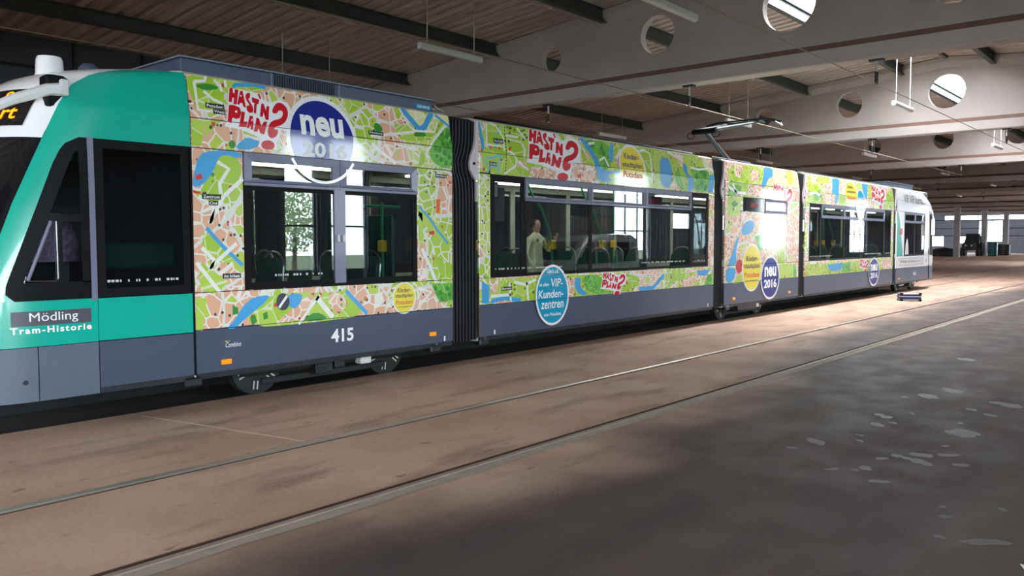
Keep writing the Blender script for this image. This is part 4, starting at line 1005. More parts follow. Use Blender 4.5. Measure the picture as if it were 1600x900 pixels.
def hast(x0, z0, w, h, par, rot=0.0, top=None, off=.003):
    cx, cz = x0 + w / 2, z0 + h / 2
    def P(p):
        u, v = (p[0] - .5) * w, (p[1] - .5) * h
        return (cx + u * math.cos(rot) - v * math.sin(rot), cz + u * math.sin(rot) + v * math.cos(rot))
    cutf = (lambda q: clip(q, 1, top, False)) if top else (lambda q: q)
    b_ = decal([cutf([P(p) for p in HAST['W']])], 'sticker_white', 'slogan_backing', par, off); b_['label'] = "white outline behind the red slogan HAST'N PLAN?"
    mb = MB()
    for k in 'HASTqNPLBMQd':
        hol = [[P(p) for p in HAST[k + 'o']]] if k + 'o' in HAST else []
        poly = [P(p) for p in HAST[k]]
        if k in 'SQd': poly = chaikin(poly, 1)
        if top: poly = cutf(poly)
        if len(poly) < 3: continue
        loops = [poly] + hol; fl_ = [p for lp in loops for p in lp]
        tr = tessellate_polygon([[Vector((p[0], p[1], 0)) for p in lp] for lp in loops])
        fs = []
        for tri in tr:
            a, b2, c_ = [fl_[i] for i in tri]
            cr_ = (b2[0] - a[0]) * (c_[1] - a[1]) - (b2[1] - a[1]) * (c_[0] - a[0])
            fs.append(tuple(tri) if cr_ > 0 else tuple(reversed(tri)))
        mb.add(*on_side(fl_, fs, off + .0015))
    o = mb.build('slogan_lettering', 'sticker_red', par); o['label'] = "red hand-cut lettering HAST'N PLAN?"

# ---- interior shell shared by all sections
def shell(x0, x1, win=None, far_cab=False):
    mb = MB()
    mb.box(x0, x1, YS + .04, YC + HW, .30, .36)                                   # floor
    prof = [(YS + .035 + inset(3.2), 3.16), (sy(Z5) + .01, Z5 - .005), (YS + .16, 3.25), (YS + .35, 3.275), (YC, 3.29), (YC + HW - .35, 3.275), (YC + HW - .16, 3.25), (YC + HW - .06, Z5), (YC + HW - .06, 3.16)]
    mb.prism(prof, x0, x1, 'yz')                                                  # roof
    mb.box(x0, x1, YC + HW - .04, YC + HW, .3, 1.14); mb.box(x0, x1, YC + HW - .04, YC + HW, 2.52, 3.2)
    n = max(1, round((x1 - x0) / 1.6))
    for i in range(n + 1):
        x = x0 + (x1 - x0) * i / n
        mb.box(max(x0, x - .06), min(x1, x + .06), YC + HW - .04, YC + HW, 1.14, 2.52)
    o = mb.build('car_section', 'interior', tram)
    MB().box(x0, x1, YC + HW - .025, YC + HW - .019, 1.14, 2.52).build('window_pane', 'tram_glass', o)
    MB().box(x0 + .05, x1 - .05, YS + .12, YC + HW - .12, 2.60, 2.64).build('interior_ceiling', 'interior', o)
    for yy in (8.0, 9.1): MB().box(x0 + .3, x1 - .3, yy - .06, yy + .06, 2.575, 2.60).build('strip_light', 'strip_light', o)
    MB().box(x0, x1, YS + .035, YS + .05, ZB + .04, Z2 - .02).build('inner_lining', 'interior_dark', o)
    MB().box(x0, x1, YS + .075, YS + .09, Z3 - .012, 3.16).build('inner_lining', 'interior_dark', o)
    return o
seat_me = None
def seat(x, y, face, par):
    """shell seat with cloth pad and rounded grab handle; face +1 looks along +X"""
    f = face
    mb = MB()
    rings = []
    for z, dx, w, th in ((.74, 0, .21, .05), (.80, 0, .22, .045), (1.1, -.05, .22, .04), (1.35, -.09, .2, .035), (1.45, -.1, .12, .03)):
        rings.append([(x + f * (dx - th), y - w, z), (x + f * (dx + th), y - w, z), (x + f * (dx + th), y + w, z), (x + f * (dx - th), y + w, z)])
    mb.loft(rings, True); mb.bbox(min(x, x + f * .42), max(x, x + f * .42), y - .21, y + .21, .72, .80, .02)
    mb.box(min(x + f * .1, x + f * .3), max(x + f * .1, x + f * .3), y - .05, y + .05, .36, .72)
    mb.build('seat', 'seat_cloth', par)
    pts = [(x - f * .1, y - .2, 1.2)] + [(x - f * .12, y + .2 * math.cos(a), 1.36 + .16 * math.sin(a)) for a in [math.pi * (8 - k) / 8 for k in range(9)]] + [(x - f * .1, y + .2, 1.2)]
    MB().tube(pts, .014, 6).build('grab_handle', 'steel', par)
def pole(x, y, par, arch=False, z1=2.6):
    if arch: pts = [(x, y, .36), (x, y, 1.4), (x - .06, y, 1.75), (x - .22, y + .03, 2.1), (x - .45, y + .05, 2.35), (x - .6, y + .06, 2.6)]
    else: pts = [(x, y, .36), (x, y, z1)]
    MB().tube(pts, .018, 8).build('grab_pole', 'pole_green', par)
    MB().bbox(x - .045, x + .045, y - .05, y + .05, 1.5, 1.64, .012).build('stop_button', 'grip_yellow', par)

# ---- window pieces
def rect_ring(mb, x0, x1, z0, z1, w, ya, yb):
    mb.box(x0, x1, ya, yb, z0, z0 + w); mb.box(x0, x1, ya, yb, z1 - w, z1); mb.box(x0, x0 + w, ya, yb, z0 + w, z1 - w); mb.box(x1 - w, x1, ya, yb, z0 + w, z1 - w)
def pane_w(x0, x1, z0, z1, par, border=.07, name='window_pane'):
    mb = MB(); rect_ring(mb, x0, x1, z0, z1, border, YS + .008, YS + .02); mb.build('window_gasket', 'rubber', par)
    MB().box(x0 + border, x1 - border, YS + .012, YS + .017, z0 + border, z1 - border).build(name, 'tram_glass', par)
def transom(x0, x1, z0, z1, par, bl=.055, br=.055, bt=.075):
    """hopper window in a mitred grey frame"""
    mb = MB(); ya, yb = YS - .012, YS + .03
    o_ = [(x0, z0), (x1, z0), (x1, z1), (x0, z1)]; i_ = [(x0 + bl, z0 + .03), (x1 - br, z0 + .03), (x1 - br, z1 - bt), (x0 + bl, z1 - bt)]
    for a in range(4):
        b_ = (a + 1) % 4
        q = [o_[a], o_[b_], i_[b_], i_[a]]
        vs = [(p[0], ya + (.006 if k > 1 else 0), p[1]) for k, p in enumerate(q)] + [(p[0], yb, p[1]) for p in q]
        mb.add(vs, [(0, 1, 2, 3), (4, 7, 6, 5), (0, 4, 5, 1), (1, 5, 6, 2), (2, 6, 7, 3), (3, 7, 4, 0)])
    mb.build('transom_frame', 'frame_grey', par)
    MB().box(x0 + bl, x1 - br, YS + .012, YS + .017, z0 + .03, z1 - bt).build('transom_pane', 'tram_glass', par)
    MB().box(x0, x1, YS - .010, YS + .01, z0 - .035, z0 - .006).build('drip_rail', 'frame_grey', par)
def marks(x0, x1, z, par):
    mb = MB(); x = x0
    while x < x1:
        w = random.choice((.012, .018, .026)); mb.box(x, x + w, YS + .006, YS + .011, z, z + .022); x += w + random.choice((.008, .012, .02, .06))
    o = mb.build('window_text_strip', 'rod', par); o['label'] = 'strip of tiny white print along the window'

secs = {}
# ---------- section builders
def fascia_and_skirt(x0, x1, par, mp, skirt='skirt', splits=()):
    cuts_ = [x0] + list(splits) + [x1]
    panel(x0, x1, Z3, Z4, mp, 'roof_fascia_panel', par); panel(x0, x1, Z4, Z5, mp, 'roof_fascia_panel', par)
    panel(x0, x1, Z1, Z2, mp, 'lower_map_panel', par)
    panel(x0, x1, ZB + .05, Z1, skirt, 'skirt_panel', par)
    MB().box(x0 + .02, x1 - .02, YS + .012, YS + .05, ZB, ZB + .055).build('sill_rail', 'dark_steel', par)

# section 2 and 4 : long suspended cars
def long_car(x0, x1, w0, w1, trs, idx):
    s = shell(x0, x1); secs[idx] = s
    fascia_and_skirt(x0, x1, s, 'map_a' if idx == 2 else 'map_b')
    panel(x0, w0, Z2, Z3, 'map_a', 'pillar_panel', s); panel(w1, x1, Z2, Z3, 'map_a', 'pillar_panel', s)
    pane_w(w0 + GAP, trs[0] - GAP, Z2 + GAP, Z3 - GAP, s, .085); pane_w(trs[-1] + GAP, w1 - GAP, Z2 + GAP, Z3 - GAP, s, .085)
    for a, b_ in zip(trs[:-1], trs[1:]):
        pane_w(a + GAP, b_ - GAP, Z2 + GAP, 2.215, s, .04)
        transom(a + GAP, b_ - GAP, 2.225, Z3 - GAP, s)
    marks(w0 + .1, w0 + 1.6, 1.24, s); marks(w1 - 2.4, w1 - .9, 1.25, s); marks(w1 - .5, w1 - .1, 1.25, s)
    return s
s2 = long_car(8.0, 14.68, 8.23, 14.45, [8.95, 10.55, 12.15, 13.76], 2)
s4 = long_car(19.30, 26.28, 19.56, 26.06, [20.35, 22.0, 23.7, 25.36], 4)
for xb, s in ((8.0, s2), (19.3, s4)):
    for k, dx in enumerate((1.0, 1.75, 2.55, 3.35, 4.3, 5.1, 5.9)):
        seat(xb + dx, 9.25, 1 if k % 2 else -1, s)
        if k in (0, 3, 4, 6): seat(xb + dx + .1, 7.78, 1 if k % 2 else -1, s)
    pole(xb + .55, 7.95, s, True); pole(xb + 2.35, 8.0, s, True); pole(xb + 3.9, 8.1, s, True); pole(xb + 5.6, 9.0, s)
    MB().bbox(xb + 1.25, xb + 2.25, 8.9, 8.94, 1.95, 2.5, .01).build('equipment_cabinet', 'interior_dark', s)
    MB().bbox(xb + .43, xb + .78, 7.75, 7.77, 2.22, 2.46, .005).build('poster_frame', 'interior_dark', s)
    MB().box(xb + .45, xb + .67, 7.742, 7.75, 2.25, 2.44).build('poster', 'poster_pink', s)
    MB().box(xb + .67, xb + .76, 7.742, 7.75, 2.25, 2.44).build('poster_margin', 'sticker_white', s)
MB().bbox(12.9, 13.5, 7.86, 7.88, 2.24, 2.44, .005).build('poster_frame', 'interior_dark', s2)
MB().box(13.0, 13.35, 7.852, 7.86, 2.27, 2.41).build('poster', 'poster_pink', s2)

# section 3 : short centre car with the bogie; door leaves covered by the print
s3 = shell(15.13, 18.94); secs[3] = s3
fascia_and_skirt(15.13, 18.94, s3, 'map_b')
panel(15.13, 15.81, Z2, Z3, 'map_a', 'pillar_panel', s3); panel(15.81, 17.0, Z2, 2.235, 'map_a', 'door_leaf', s3); panel(17.0, 18.21, Z2, 2.235, 'map_b', 'door_leaf', s3); panel(18.21, 18.94, Z2, Z3, 'map_a', 'pillar_panel', s3)
panel(15.81, 15.95, 2.235, Z3, 'map_a', 'display_surround', s3); panel(16.92, 17.0, 2.235, Z3, 'map_a', 'display_surround', s3)
MB().bbox(15.955, 16.915, YS + .004, YS + .03, 2.24, Z3 - GAP, .005).build('display_glass', 'black_glass', s3)
text('Sonder', 16.5, 2.38, .42, .1, 'led_red', s3, off=0.0)
transom(17.0 + GAP, 18.21 - GAP, 2.245, Z3 - GAP, s3, .06, .06, .05)
panel(17.04, 18.17, 2.28, 2.46, 'vip_white', 'filmed_pane', s3)

# section 1 : front cab
NEXP = 3.0; NL = 1.0
def lerp(tb, z):
    if z <= tb[0][0]: return tb[0][1]
    for (a, p), (b_, q) in zip(tb[:-1], tb[1:]):
        if z <= b_: return p + (q - p) * (z - a) / (b_ - a)
    return tb[-1][1]
XA_T = [(.2, 2.22), (.78, 2.16), (1.14, 2.2), (1.95, 2.5), (2.54, 2.76), (2.8, 2.88), (2.98, 3.0), (3.1, 3.18), (3.17, 3.42), (3.22, 3.75)]
def XA(z): return lerp(XA_T, z)
T_A = math.asin(.905 ** (NEXP / 2))
def nose(tt, z, hw=HW, grow=0.0):
    """plan outline of the rounded nose; tt 0 = centre line, pi/2 = flat side (camera side negative Y)"""
    ca = math.cos(T_A) ** (2 / NEXP) * NL
    xs_ = XA(z) + ca
    h = hw - inset(z) + grow
    return (xs_ - (NL + grow) * max(0.0, math.cos(tt)) ** (2 / NEXP), YC - h * math.sin(tt) ** (2 / NEXP))
def cab_y(x, z, grow=0.0):
    ca = math.cos(T_A) ** (2 / NEXP) * NL; xs_ = XA(z) + ca
    c_ = (xs_ - x) / NL
    if c_ <= 0: return sy(z)
    c_ = min(1.0, c_); sn = max(0.0, 1 - (c_ ** (NEXP / 2)) ** 2) ** .5
    return YC - (HW - inset(z)) * sn ** (2 / NEXP)
s1 = shell(4.0, 7.51); secs[1] = s1
MB().box(2.3, 4.0, YS + .3, YC + HW - .3, .30, .36).build('cab_floor', 'interior_dark', s1)
MB().box(3.0, 4.0, YS + .1, YC + HW - .1, 2.60, 2.64).build('cab_ceiling', 'interior_dark', s1)
def patch(xl, xr, z0, z1, mat_, name, nu=10, nv=10, off=0.0, th=.025, g_=GAP, smooth=True):
    mb = MB()
    z0 += g_; z1 -= g_
    def fn(o_):
        def q(u, v):
            z = z0 + (z1 - z0) * v; a = (xl(z) if callable(xl) else xl) + g_; b_ = (xr(z) if callable(xr) else xr) - g_
            x = a + (b_ - a) * u; return (x, cab_y(x, z) - off + o_, z)
        return q
    mb.grid(fn(0), nu, nv)
    # return edges give the skin its thickness
    for e in range(4):
        def ed(u, v, e=e):
            p = fn(th * v)
            return p(u, 0) if e == 0 else p(u, 1) if e == 1 else p(0, u) if e == 2 else p(1, u)
        mb.grid(ed, nu, 1)
    return mb.build(name, mat_, s1, smooth)
XW_T = [(1.14, 2.46), (1.17, 2.41), (1.22, 2.395), (1.30, 2.42), (2.30, 2.80), (2.42, 2.86), (2.48, 2.91), (2.52, 3.0)]
def XW(z): return lerp(XW_T, z)
patch(XA, XW, Z2, Z3, 'teal', 'a_pillar', 6, 24, g_=.0)
patch(XA, 3.11, Z1 - .02, Z2, 'teal', 'cab_side_panel', 12, 6, g_=.001)
patch(3.11, 4.0, Z1 - .02, Z2, 'teal', 'door_lower_panel', 6, 4)
# upper cab cowl
mb = MB()
def cowl(u, v):
    z = Z3 + (Z5 - Z3) * v ** 1.0; x = XA(z) + (4.0 - GAP - XA(z)) * u ** 1.3
    return (x, cab_y(x, z), z)
mb.grid(cowl, 20, 20); mb.build('cab_cowl', 'teal', s1, True)
MB().box(3.985, 4.006, YS - .004, YS + .02, ZB + .05, Z3).build('panel_seal', 'rubber', s1)
patch(XA, 2.62, ZB, Z1 - .02, 'skirt_front', 'front_skirt_panel', 8, 4); patch(2.62, 3.11, ZB, Z1 - .02, 'skirt_front', 'front_skirt_panel', 8, 4)
patch(3.11, 4.0, ZB + .05, Z1 - .02, 'skirt', 'skirt_panel', 6, 3)
MB().box(3.12, 4.0, YS + .012, YS + .05, ZB, ZB + .055).build('sill_rail', 'dark_steel', s1)
MB().lathe([(.02, 0), (.02, .02), (.012, .02), (.012, .01)], (2.52, cab_y(2.52, .47) - .012, .47), 'y', 14).build('socket', 'dark_steel', s1)
# nose proper: windscreen, display band, lower front, white brow
def nose_patch(z0, z1, t0, t1, mat_, name, nu=24, nv=10, grow=0.0):
    mb = MB()
    def fn(u, v):
        z = z0 + (z1 - z0) * v; tt = t0 + (t1 - t0) * u
        x, y_ = nose(abs(tt), z, grow=grow)
        return (x, y_ if tt >= 0 else 2 * YC - y_, z)
    mb.grid(fn, nu, nv)
    return mb.build(name, mat_, s1, True)
nose_patch(ZB, Z1 - .03, -T_A, T_A, 'skirt_front', 'front_apron', 24, 4)
nose_patch(Z1 - .02, 1.05, -T_A, T_A, 'teal', 'front_panel', 24, 4)
nose_patch(1.055, 2.50, -T_A, T_A - .05, 'black_glass', 'windscreen', 28, 14)
nose_patch(2.50, 2.56, -T_A, T_A, 'white_paint', 'brow_trim', 24, 2, .006)
nose_patch(1.055, 2.50, T_A - .05, T_A, 'rubber', 'windscreen_seal', 2, 14)
nose_patch(2.56, Z5, -T_A, T_A, 'white_paint', 'front_brow', 28, 14)
nose_patch(2.60, 2.93, -T_A + .22, T_A - .24, 'black_glass', 'destination_display', 22, 6, .006)
# far side of the cab
mb = MB()
def farc(u, v):
    z = FZ[0] + (FZ[1] - FZ[0]) * v; x = XA(z) + (4.0 - XA(z)) * u; return (x, 2 * YC - cab_y(x, z), z)
for FZ, fm, fn_ in (((ZB, Z2), 'teal', 'cab_far_side'), ((Z2, Z3), 'black_glass', 'cab_far_window'), ((Z3, Z5), 'teal', 'cab_far_cowl')):
    mb = MB(); mb.grid(farc, 10, 10); mb.build(fn_, fm, s1, True)
# white roof cap over the cab
mb = MB()
rim = [nose(t_, Z5) for t_ in [T_A * k / 10 for k in range(11)]]
ctr = [(4.1, YC)]
vs = [(4.1, YC, Z5 + .01)] + [(4.0, sy(Z5), Z5)] + [(x, y_, Z5) for x, y_ in reversed(rim)] + [(x, 2 * YC - y_, Z5) for x, y_ in rim[1:]] + [(4.0, 2 * YC - sy(Z5), Z5)]
mb.add(vs, [(0, i, i + 1) for i in range(1, len(vs) - 1)]); mb.build('cab_roof', 'white_paint', s1, True)
# display lettering wraps the nose
vs, fs = text_poly('Sonderfahrt', 1.0, .012)
xs_ = [v[0] for v in vs]; ys_ = [v[1] for v in vs]
out = []
for x, y_ in vs:
    u = (x - min(xs_)) / (max(xs_) - min(xs_)); w = (y_ - min(ys_)) / (max(ys_) - min(ys_))
    tt = -.55 + (T_A - .36 + .55) * u; z = 2.66 + .12 * w
    X, Y = nose(abs(tt), z, grow=.010); out.append((X, Y if tt >= 0 else 2 * YC - Y, z))
MB().add(out, fs).build('display_lettering', 'led_orange', s1)['label'] = 'orange dot matrix destination lettering'
vs, fs = text_poly('99', 1.0, .012)
xs_ = [v[0] for v in vs]; ys_ = [v[1] for v in vs]; out = []
for x, y_ in vs:
    u = (x - min(xs_)) / (max(xs_) - min(xs_)); w = (y_ - min(ys_)) / (max(ys_) - min(ys_))
    tt = .42 + .2 * u; z = 2.83 + .08 * w
    X, Y = nose(abs(tt), z, grow=.010); out.append((X, Y, z))
MB().add(out, fs).build('display_lettering', 'led_orange', s1)
# mirror arm and its mounting
mx_, my_ = nose(T_A - .07, 2.92)
MB().bbox(mx_ - .12, mx_ + .06, my_ - .035, my_ + .12, 2.76, 3.04, .02).build('mirror_mount', 'rubber', s1)
MB().tube([(mx_ + .0, my_ - .05, 2.92), (mx_ - .12, my_ - .08, 2.90), (mx_ - .4, my_ - .12, 2.78), (mx_ - .72, my_ - .16, 2.60), (mx_ - .78, my_ - .17, 2.3)], [.055, .05, .042, .036, .03], 8).build('mirror_arm', 'white_paint', s1, True)
MB().bbox(mx_ - .03, mx_ + .035, my_ - .115, my_ - .06, 2.86, 3.0, .01).build('arm_bracket', 'lamp_body', s1)
MB().bbox(mx_ - .90, mx_ - .70, my_ - .3, my_ - .1, 1.85, 2.3, .03).build('mirror_head', 'rubber', s1)
# beacon on the brow
MB().lathe([(.135, 0), (.13, .02), (.118, .05), (.112, .17), (.10, .205), (.0, .215)], (3.06, 8.15, 3.10), 'z', 24).build('roof_beacon', 'white_paint', s1, True)
MB().lathe([(.10, 0), (.09, .06), (.05, .1), (0, .11)], (3.55, 8.5, 3.27), 'z', 18).build('roof_dome', 'roof_box', s1, True)
# cab side window: black surround with panes
def cpane(xl, xr, z0, z1, mat_, name, off, nu=6, nv=10): return patch(xl, xr, z0, z1, mat_, name, nu, nv, off, .012, 0.0)
bz0, bz1 = Z2, Z3
def off_l(d): return lambda z: XW(z) + d
cpane(off_l(0), off_l(.115), bz0, bz1, 'black_matte', 'window_surround', .003, 3, 24)
cpane(off_l(.115), 3.06, bz0, 1.29, 'black_matte', 'window_surround', .003, 6, 3); cpane(off_l(.10), 3.06, 2.40, bz1, 'black_matte', 'window_surround', .003, 6, 6)
cpane(2.99, 3.06, 1.28, 2.42, 'black_matte', 'window_surround', .003, 2, 8); cpane(off_l(.11), 3.0, 1.80, 1.86, 'rubber', 'window_surround', .004, 5, 2); cpane(2.80, 2.835, 1.28, 1.82, 'rubber', 'window_surround', .004, 2, 4)
cpane(off_l(.11), 3.0, 1.28, 2.42, 'tram_glass', 'cab_side_pane', -.004, 6, 12)
mb = MB()
a0, a1 = XW(1.30) + .14, XW(1.80) + .14
MB().tube([(a0, cab_y(a0, 1.31) - .012, 1.31), (a1, cab_y(a1, 1.8) - .012, 1.80)], .014, 6).build('sliding_pane_rail', 'frame_grey', s1)
MB().tube([(a0, cab_y(a0, 1.31) - .01, 1.305), (2.77, cab_y(2.77, 1.3) - .01, 1.30), (2.79, cab_y(2.79, 1.3) - .01, 1.32), (2.79, cab_y(2.79, 1.7) - .01, 1.80)], .006, 6).build('sliding_pane_rail', 'steel', s1)
patch(3.06, 3.11, Z2 - .02, Z3 + .01, 'frame_grey', 'door_post', 2, 8, .004, .03, 0)
pane_w(3.115, 3.982, Z2 + GAP, Z3 - GAP, s1, .075, 'door_pane'); marks(3.2, 3.9, 1.27, s1)
# name plate and line
def plate(x0, x1, z0, z1, mat_, name, off):
    return patch(x0, x1, z0, z1, mat_, name, 8, 2, off, .004, 0)
plate(2.43, 3.05, .935, 1.055, 'name_plate', 'name_plate', .004)
text('Mödling', 2.75, .995, .38, .095, 'ink_white', s1, .007, .0, surf=cab_y)
text('Tram-Historie', 2.735, .90, .63, .055, 'ink_white', s1, .004, .03, 1.25, surf=cab_y)
# cab interior
MB().bbox(2.35, 2.85, 7.75, 9.3, .36, 1.25, .04).build('dashboard', 'partition', s1)
MB().bbox(3.35, 3.75, 7.62, 8.15, .36, 1.0, .04).build('cab_desk', 'interior_dark', s1)
MB().bbox(3.2, 3.95, 7.62, 7.70, 1.38, 1.62, .02).build('door_shelf', 'partition', s1)
MB().box(4.008, 4.03, YS + .06, 9.62, .36, 2.6).build('cab_partition', 'interior_dark', s1)
mat('plaid', srgb(120, 100, 130), .8, var=.5, vscale=26)
rings = []
for z, w, d in ((1.45, .26, .10), (1.62, .25, .13), (1.78, .20, .13), (1.88, .10, .08)):
    rings.append([(2.93 + w * math.cos(a), 7.95 + d * math.sin(a), z) for a in [2 * math.pi * k / 14 for k in range(14)]])
MB().loft(rings).build('plaid_jacket', 'plaid', s1, True)['label'] = 'plaid jacket hung over the driver seat'
rings = []
for z, dx, w in ((.8, 0, .26), (1.2, .03, .25), (1.5, .06, .2)): rings.append([(3.0 + dx - .06, 8.2 - w, z), (3.0 + dx + .06, 8.2 - w, z), (3.0 + dx + .06, 8.2 + w, z), (3.0 + dx - .06, 8.2 + w, z)])
MB().loft(rings).build('driver_seat', 'seat_shell', s1)
MB().lathe([(.03, 0), (.035, .03), (.02, .06)], (2.72, 7.62, 1.74), 'z', 10).build('warning_lamp', 'amber', s1)

# section 1 : passenger part
fascia_and_skirt(4.006, 7.51, s1, 'map_a')
panel(4.006, 4.55, Z2, Z3, 'map_a', 'pillar_panel', s1); panel(6.9, 7.51, Z2, Z3, 'map_b', 'pillar_panel', s1)
for a, b_ in ((4.55, 5.735), (5.735, 6.9)):
    pane_w(a + GAP, b_ - GAP, Z2 + GAP, 2.215, s1, .07)
    transom(a + GAP, b_ - GAP, 2.225, Z3 - GAP, s1, .09, .09, .08)
MB().box(5.66, 5.81, YS - .002, YS + .03, Z2 + .03, 2.2).build('door_seal', 'frame_grey', s1)
for dx in (-.04, .03): MB().bbox(5.735 + dx - .012, 5.735 + dx + .022, YS - .03, YS, 1.62, 1.70, .004).build('door_lock', 'lamp_body', s1)
marks(4.9, 5.5, 1.27, s1)
for x, f in ((4.75, 1), (5.05, -1), (6.05, 1), (6.4, -1)):
    seat(x, 7.85, f, s1); seat(x, 9.2, f, s1)
MB().bbox(6.18, 6.24, 7.55, 8.2, .36, 2.0, .01).build('partition_panel', 'partition', s1); MB().bbox(6.62, 6.68, 7.55, 8.3, .36, 1.95, .01).build('partition_panel', 'partition', s1)
MB().box(6.2, 6.66, 8.22, 8.25, .9, 1.98).build('partition_panel', 'partition', s1)
pole(6.6, 7.7, s1, False, 2.1); MB().tube([(6.2, 7.72, 2.05), (6.9, 7.72, 2.05)], .018, 8).build('grab_rail', 'pole_green', s1)

# section 5 : white rear cab
s5 = shell(26.60, 30.3); secs[5] = s5
panel(26.6, 30.3, Z1, Z2, 'vip_white', 'lower_white_panel', s5); panel(26.6, 30.3, ZB + .05, Z1, 'skirt', 'skirt_panel', s5)
MB().box(26.62, 30.3, YS + .012, YS + .05, ZB, ZB + .055).build('sill_rail', 'dark_steel', s5)
panel(26.6, 27.42, Z2, Z3, 'vip_white', 'pillar_panel', s5); panel(29.78, 30.26, Z2, Z3, 'vip_white', 'pillar_panel', s5)
for a, b_ in ((27.42, 28.6), (28.6, 29.78)):
    pane_w(a + GAP, b_ - GAP, Z2 + GAP, 2.215, s5, .05); transom(a + GAP, b_ - GAP, 2.225, Z3 - GAP, s5)
# tail: mirrored nose lofts
def tail(tt, z, grow=0.0):
    xs_ = 31.9 - max(0, z - 1.1) * .12 - max(0, z - 2.6) ** 2 * 2.6
    L = 1.5
    return (xs_ - L + (L + grow) * max(0., math.cos(tt)) ** (2 / 2.6), YC - (HW - inset(z) + grow) * math.sin(tt) ** (2 / 2.6))
def tail_patch(z0, z1, t0, t1, mat_, name, nu=16, nv=10, grow=0.0):
    mb = MB()
    def fn(u, v):
        z = z0 + (z1 - z0) * v; tt = t0 + (t1 - t0) * u; x, y_ = tail(abs(tt), z, grow); return (x, y_ if tt >= 0 else 2 * YC - y_, z)
    mb.grid(fn, nu, nv); return mb.build(name, mat_, s5, True)
H2 = math.pi / 2
for z0, z1 in ((Z3, Z4 + .06), (Z4 + .06, Z5)):   # fascia panels run into the curve of the tail
    MB().grid(lambda u, v: (26.6 + GAP + (tail(H2, z0 + GAP + (z1 - z0 - 2 * GAP) * v)[0] - 26.6 - GAP) * u, sy(z0 + GAP + (z1 - z0 - 2 * GAP) * v), z0 + GAP + (z1 - z0 - 2 * GAP) * v), 8, 12).build('roof_fascia_panel', 'vip_white', s5)
tail_patch(ZB, Z1, -H2, H2, 'skirt', 'rear_apron', 28, 4); tail_patch(Z1, Z2, -H2, H2, 'vip_white', 'rear_panel', 28, 4)
tail_patch(Z2, Z3, -H2, 1.562, 'black_matte', 'rear_window', 28, 8); tail_patch(Z2, Z3, 1.562, H2, 'vip_white', 'rear_pillar', 4, 6)
tail_patch(Z3, Z5, -H2, H2, 'vip_white', 'rear_brow', 28, 10)
mb = MB(); rim = [tail(t_, Z5) for t_ in [H2 * k / 10 for k in range(11)]]
vs = [(29.1, YC, 3.27), (29.1, sy(Z5), Z5)] + [(x, y_, Z5) for x, y_ in reversed(rim)] + [(x, 2 * YC - y_, Z5) for x, y_ in rim[1:]] + [(29.1, 2 * YC - sy(Z5), Z5)]
mb.add(vs, [(0, i, i + 1) for i in range(1, len(vs) - 1)]); mb.build('rear_roof', 'vip_white', s5)
# mirror of the rear cab
MB().bbox(30.17, 30.25, YS - .19, YS - .09, 1.8, 2.35, .02).build('mirror_head', 'white_paint', s5); MB().tube([(30.25, YS + .05, 2.62), (30.25, YS - .1, 2.6), (30.22, YS - .14, 2.35)], .03, 8).build('mirror_arm', 'white_paint', s5)
decal([[(26.64, 1.15), (27.28, 1.15), (27.12, 1.7), (26.88, 2.3), (26.7, 2.5), (26.64, 2.5)]], 'teal', 'green_sweep', s5, .003, label='green sweep beside the rear window')
decal([[(26.95, 1.82), (27.2, 1.82), (27.2, 2.0), (26.95, 2.0)]], 'sticker_red', 'red_tab', s5, .005)
decal([[(27.55, 1.2), (27.95, 1.2), (27.9, 1.5), (27.75, 1.72), (27.6, 1.5)]], 'bracket', 'window_figure', s5, -.006)
text('VIP VIP hurra...', 28.5, 2.93, 2.3, .26, 'ink_black', s5, .004, .012)
text('Wir bringen Sie Potsdamer zu uns vor!', 28.2, .965, 2.3, .11, 'ink', s5, .004)
fr = MB(); rect_ring(fr, 26.95, 29.6, .86, 1.08, .008, YS - .004, YS); fr.build('printed_frame', 'ink', s5)
text('415', 28.65, .57, .3, .12, 'ink_white', s5, .004, .03)
decal([ellipse(30.0, .97, .05, .07)], 'ink', 'small_emblem', s5, .004)

# ---- map print patches, each one a piece of the print
ORDER = ['lime', 'cream', 'pink', 'wood', 'yellow', 'sky', 'blue', 'tree', 'olive', 'road', 'dash', 'red', 'orange']
PNAME = {'wood': 'map_woodland', 'lime': 'map_meadow', 'blue': 'map_water', 'sky': 'map_stream', 'pink': 'map_town', 'tree': 'map_tree', 'olive': 'map_bush', 'road': 'map_street', 'dash': 'map_tramline', 'red': 'map_icon', 'orange': 'map_icon', 'cream': 'map_field', 'yellow': 'map_badge'}
LIM = {1: (4.012, 7.505), 2: (8.006, 14.674), 3: (15.136, 18.934), 4: (19.306, 26.274)}
for d in MAP_PRINT:
    sec, colr = d[0], d[1]; lvl = ORDER.index(colr); x0, x1 = LIM[sec]
    if len(d) == 4 and colr == 'dash':
        polys = []
        for a, b_ in zip(d[2][:-1], d[2][1:]):
            for k in range(14):
                l2, r2 = ribbon([(a[0] + (b_[0] - a[0]) * (k + q) / 14, a[1] + (b_[1] - a[1]) * (k + q) / 14) for q in (0, .5)], d[3]); polys.append(l2 + r2[::-1])
    elif len(d) == 4:
        L_, R_ = ribbon(d[2], d[3]); polys = [[L_[k], L_[k + 1], R_[k + 1], R_[k]] for k in range(len(L_) - 1)]
    else: polys = [chaikin(d[2], 1) if len(d[2]) > 4 else d[2]]
    cl = []
    for p in polys:
        p = clip(p, 0, x0, True)
        if len(p) > 2: p = clip(p, 0, x1, False)
        if len(p) > 2: cl.append(p)
    if cl:
        o = decal(cl, 'map_' + colr, PNAME[colr], secs[sec], .0008 + .00012 * lvl)
        if o is not None and colr == 'dash': o['kind'] = 'stuff'
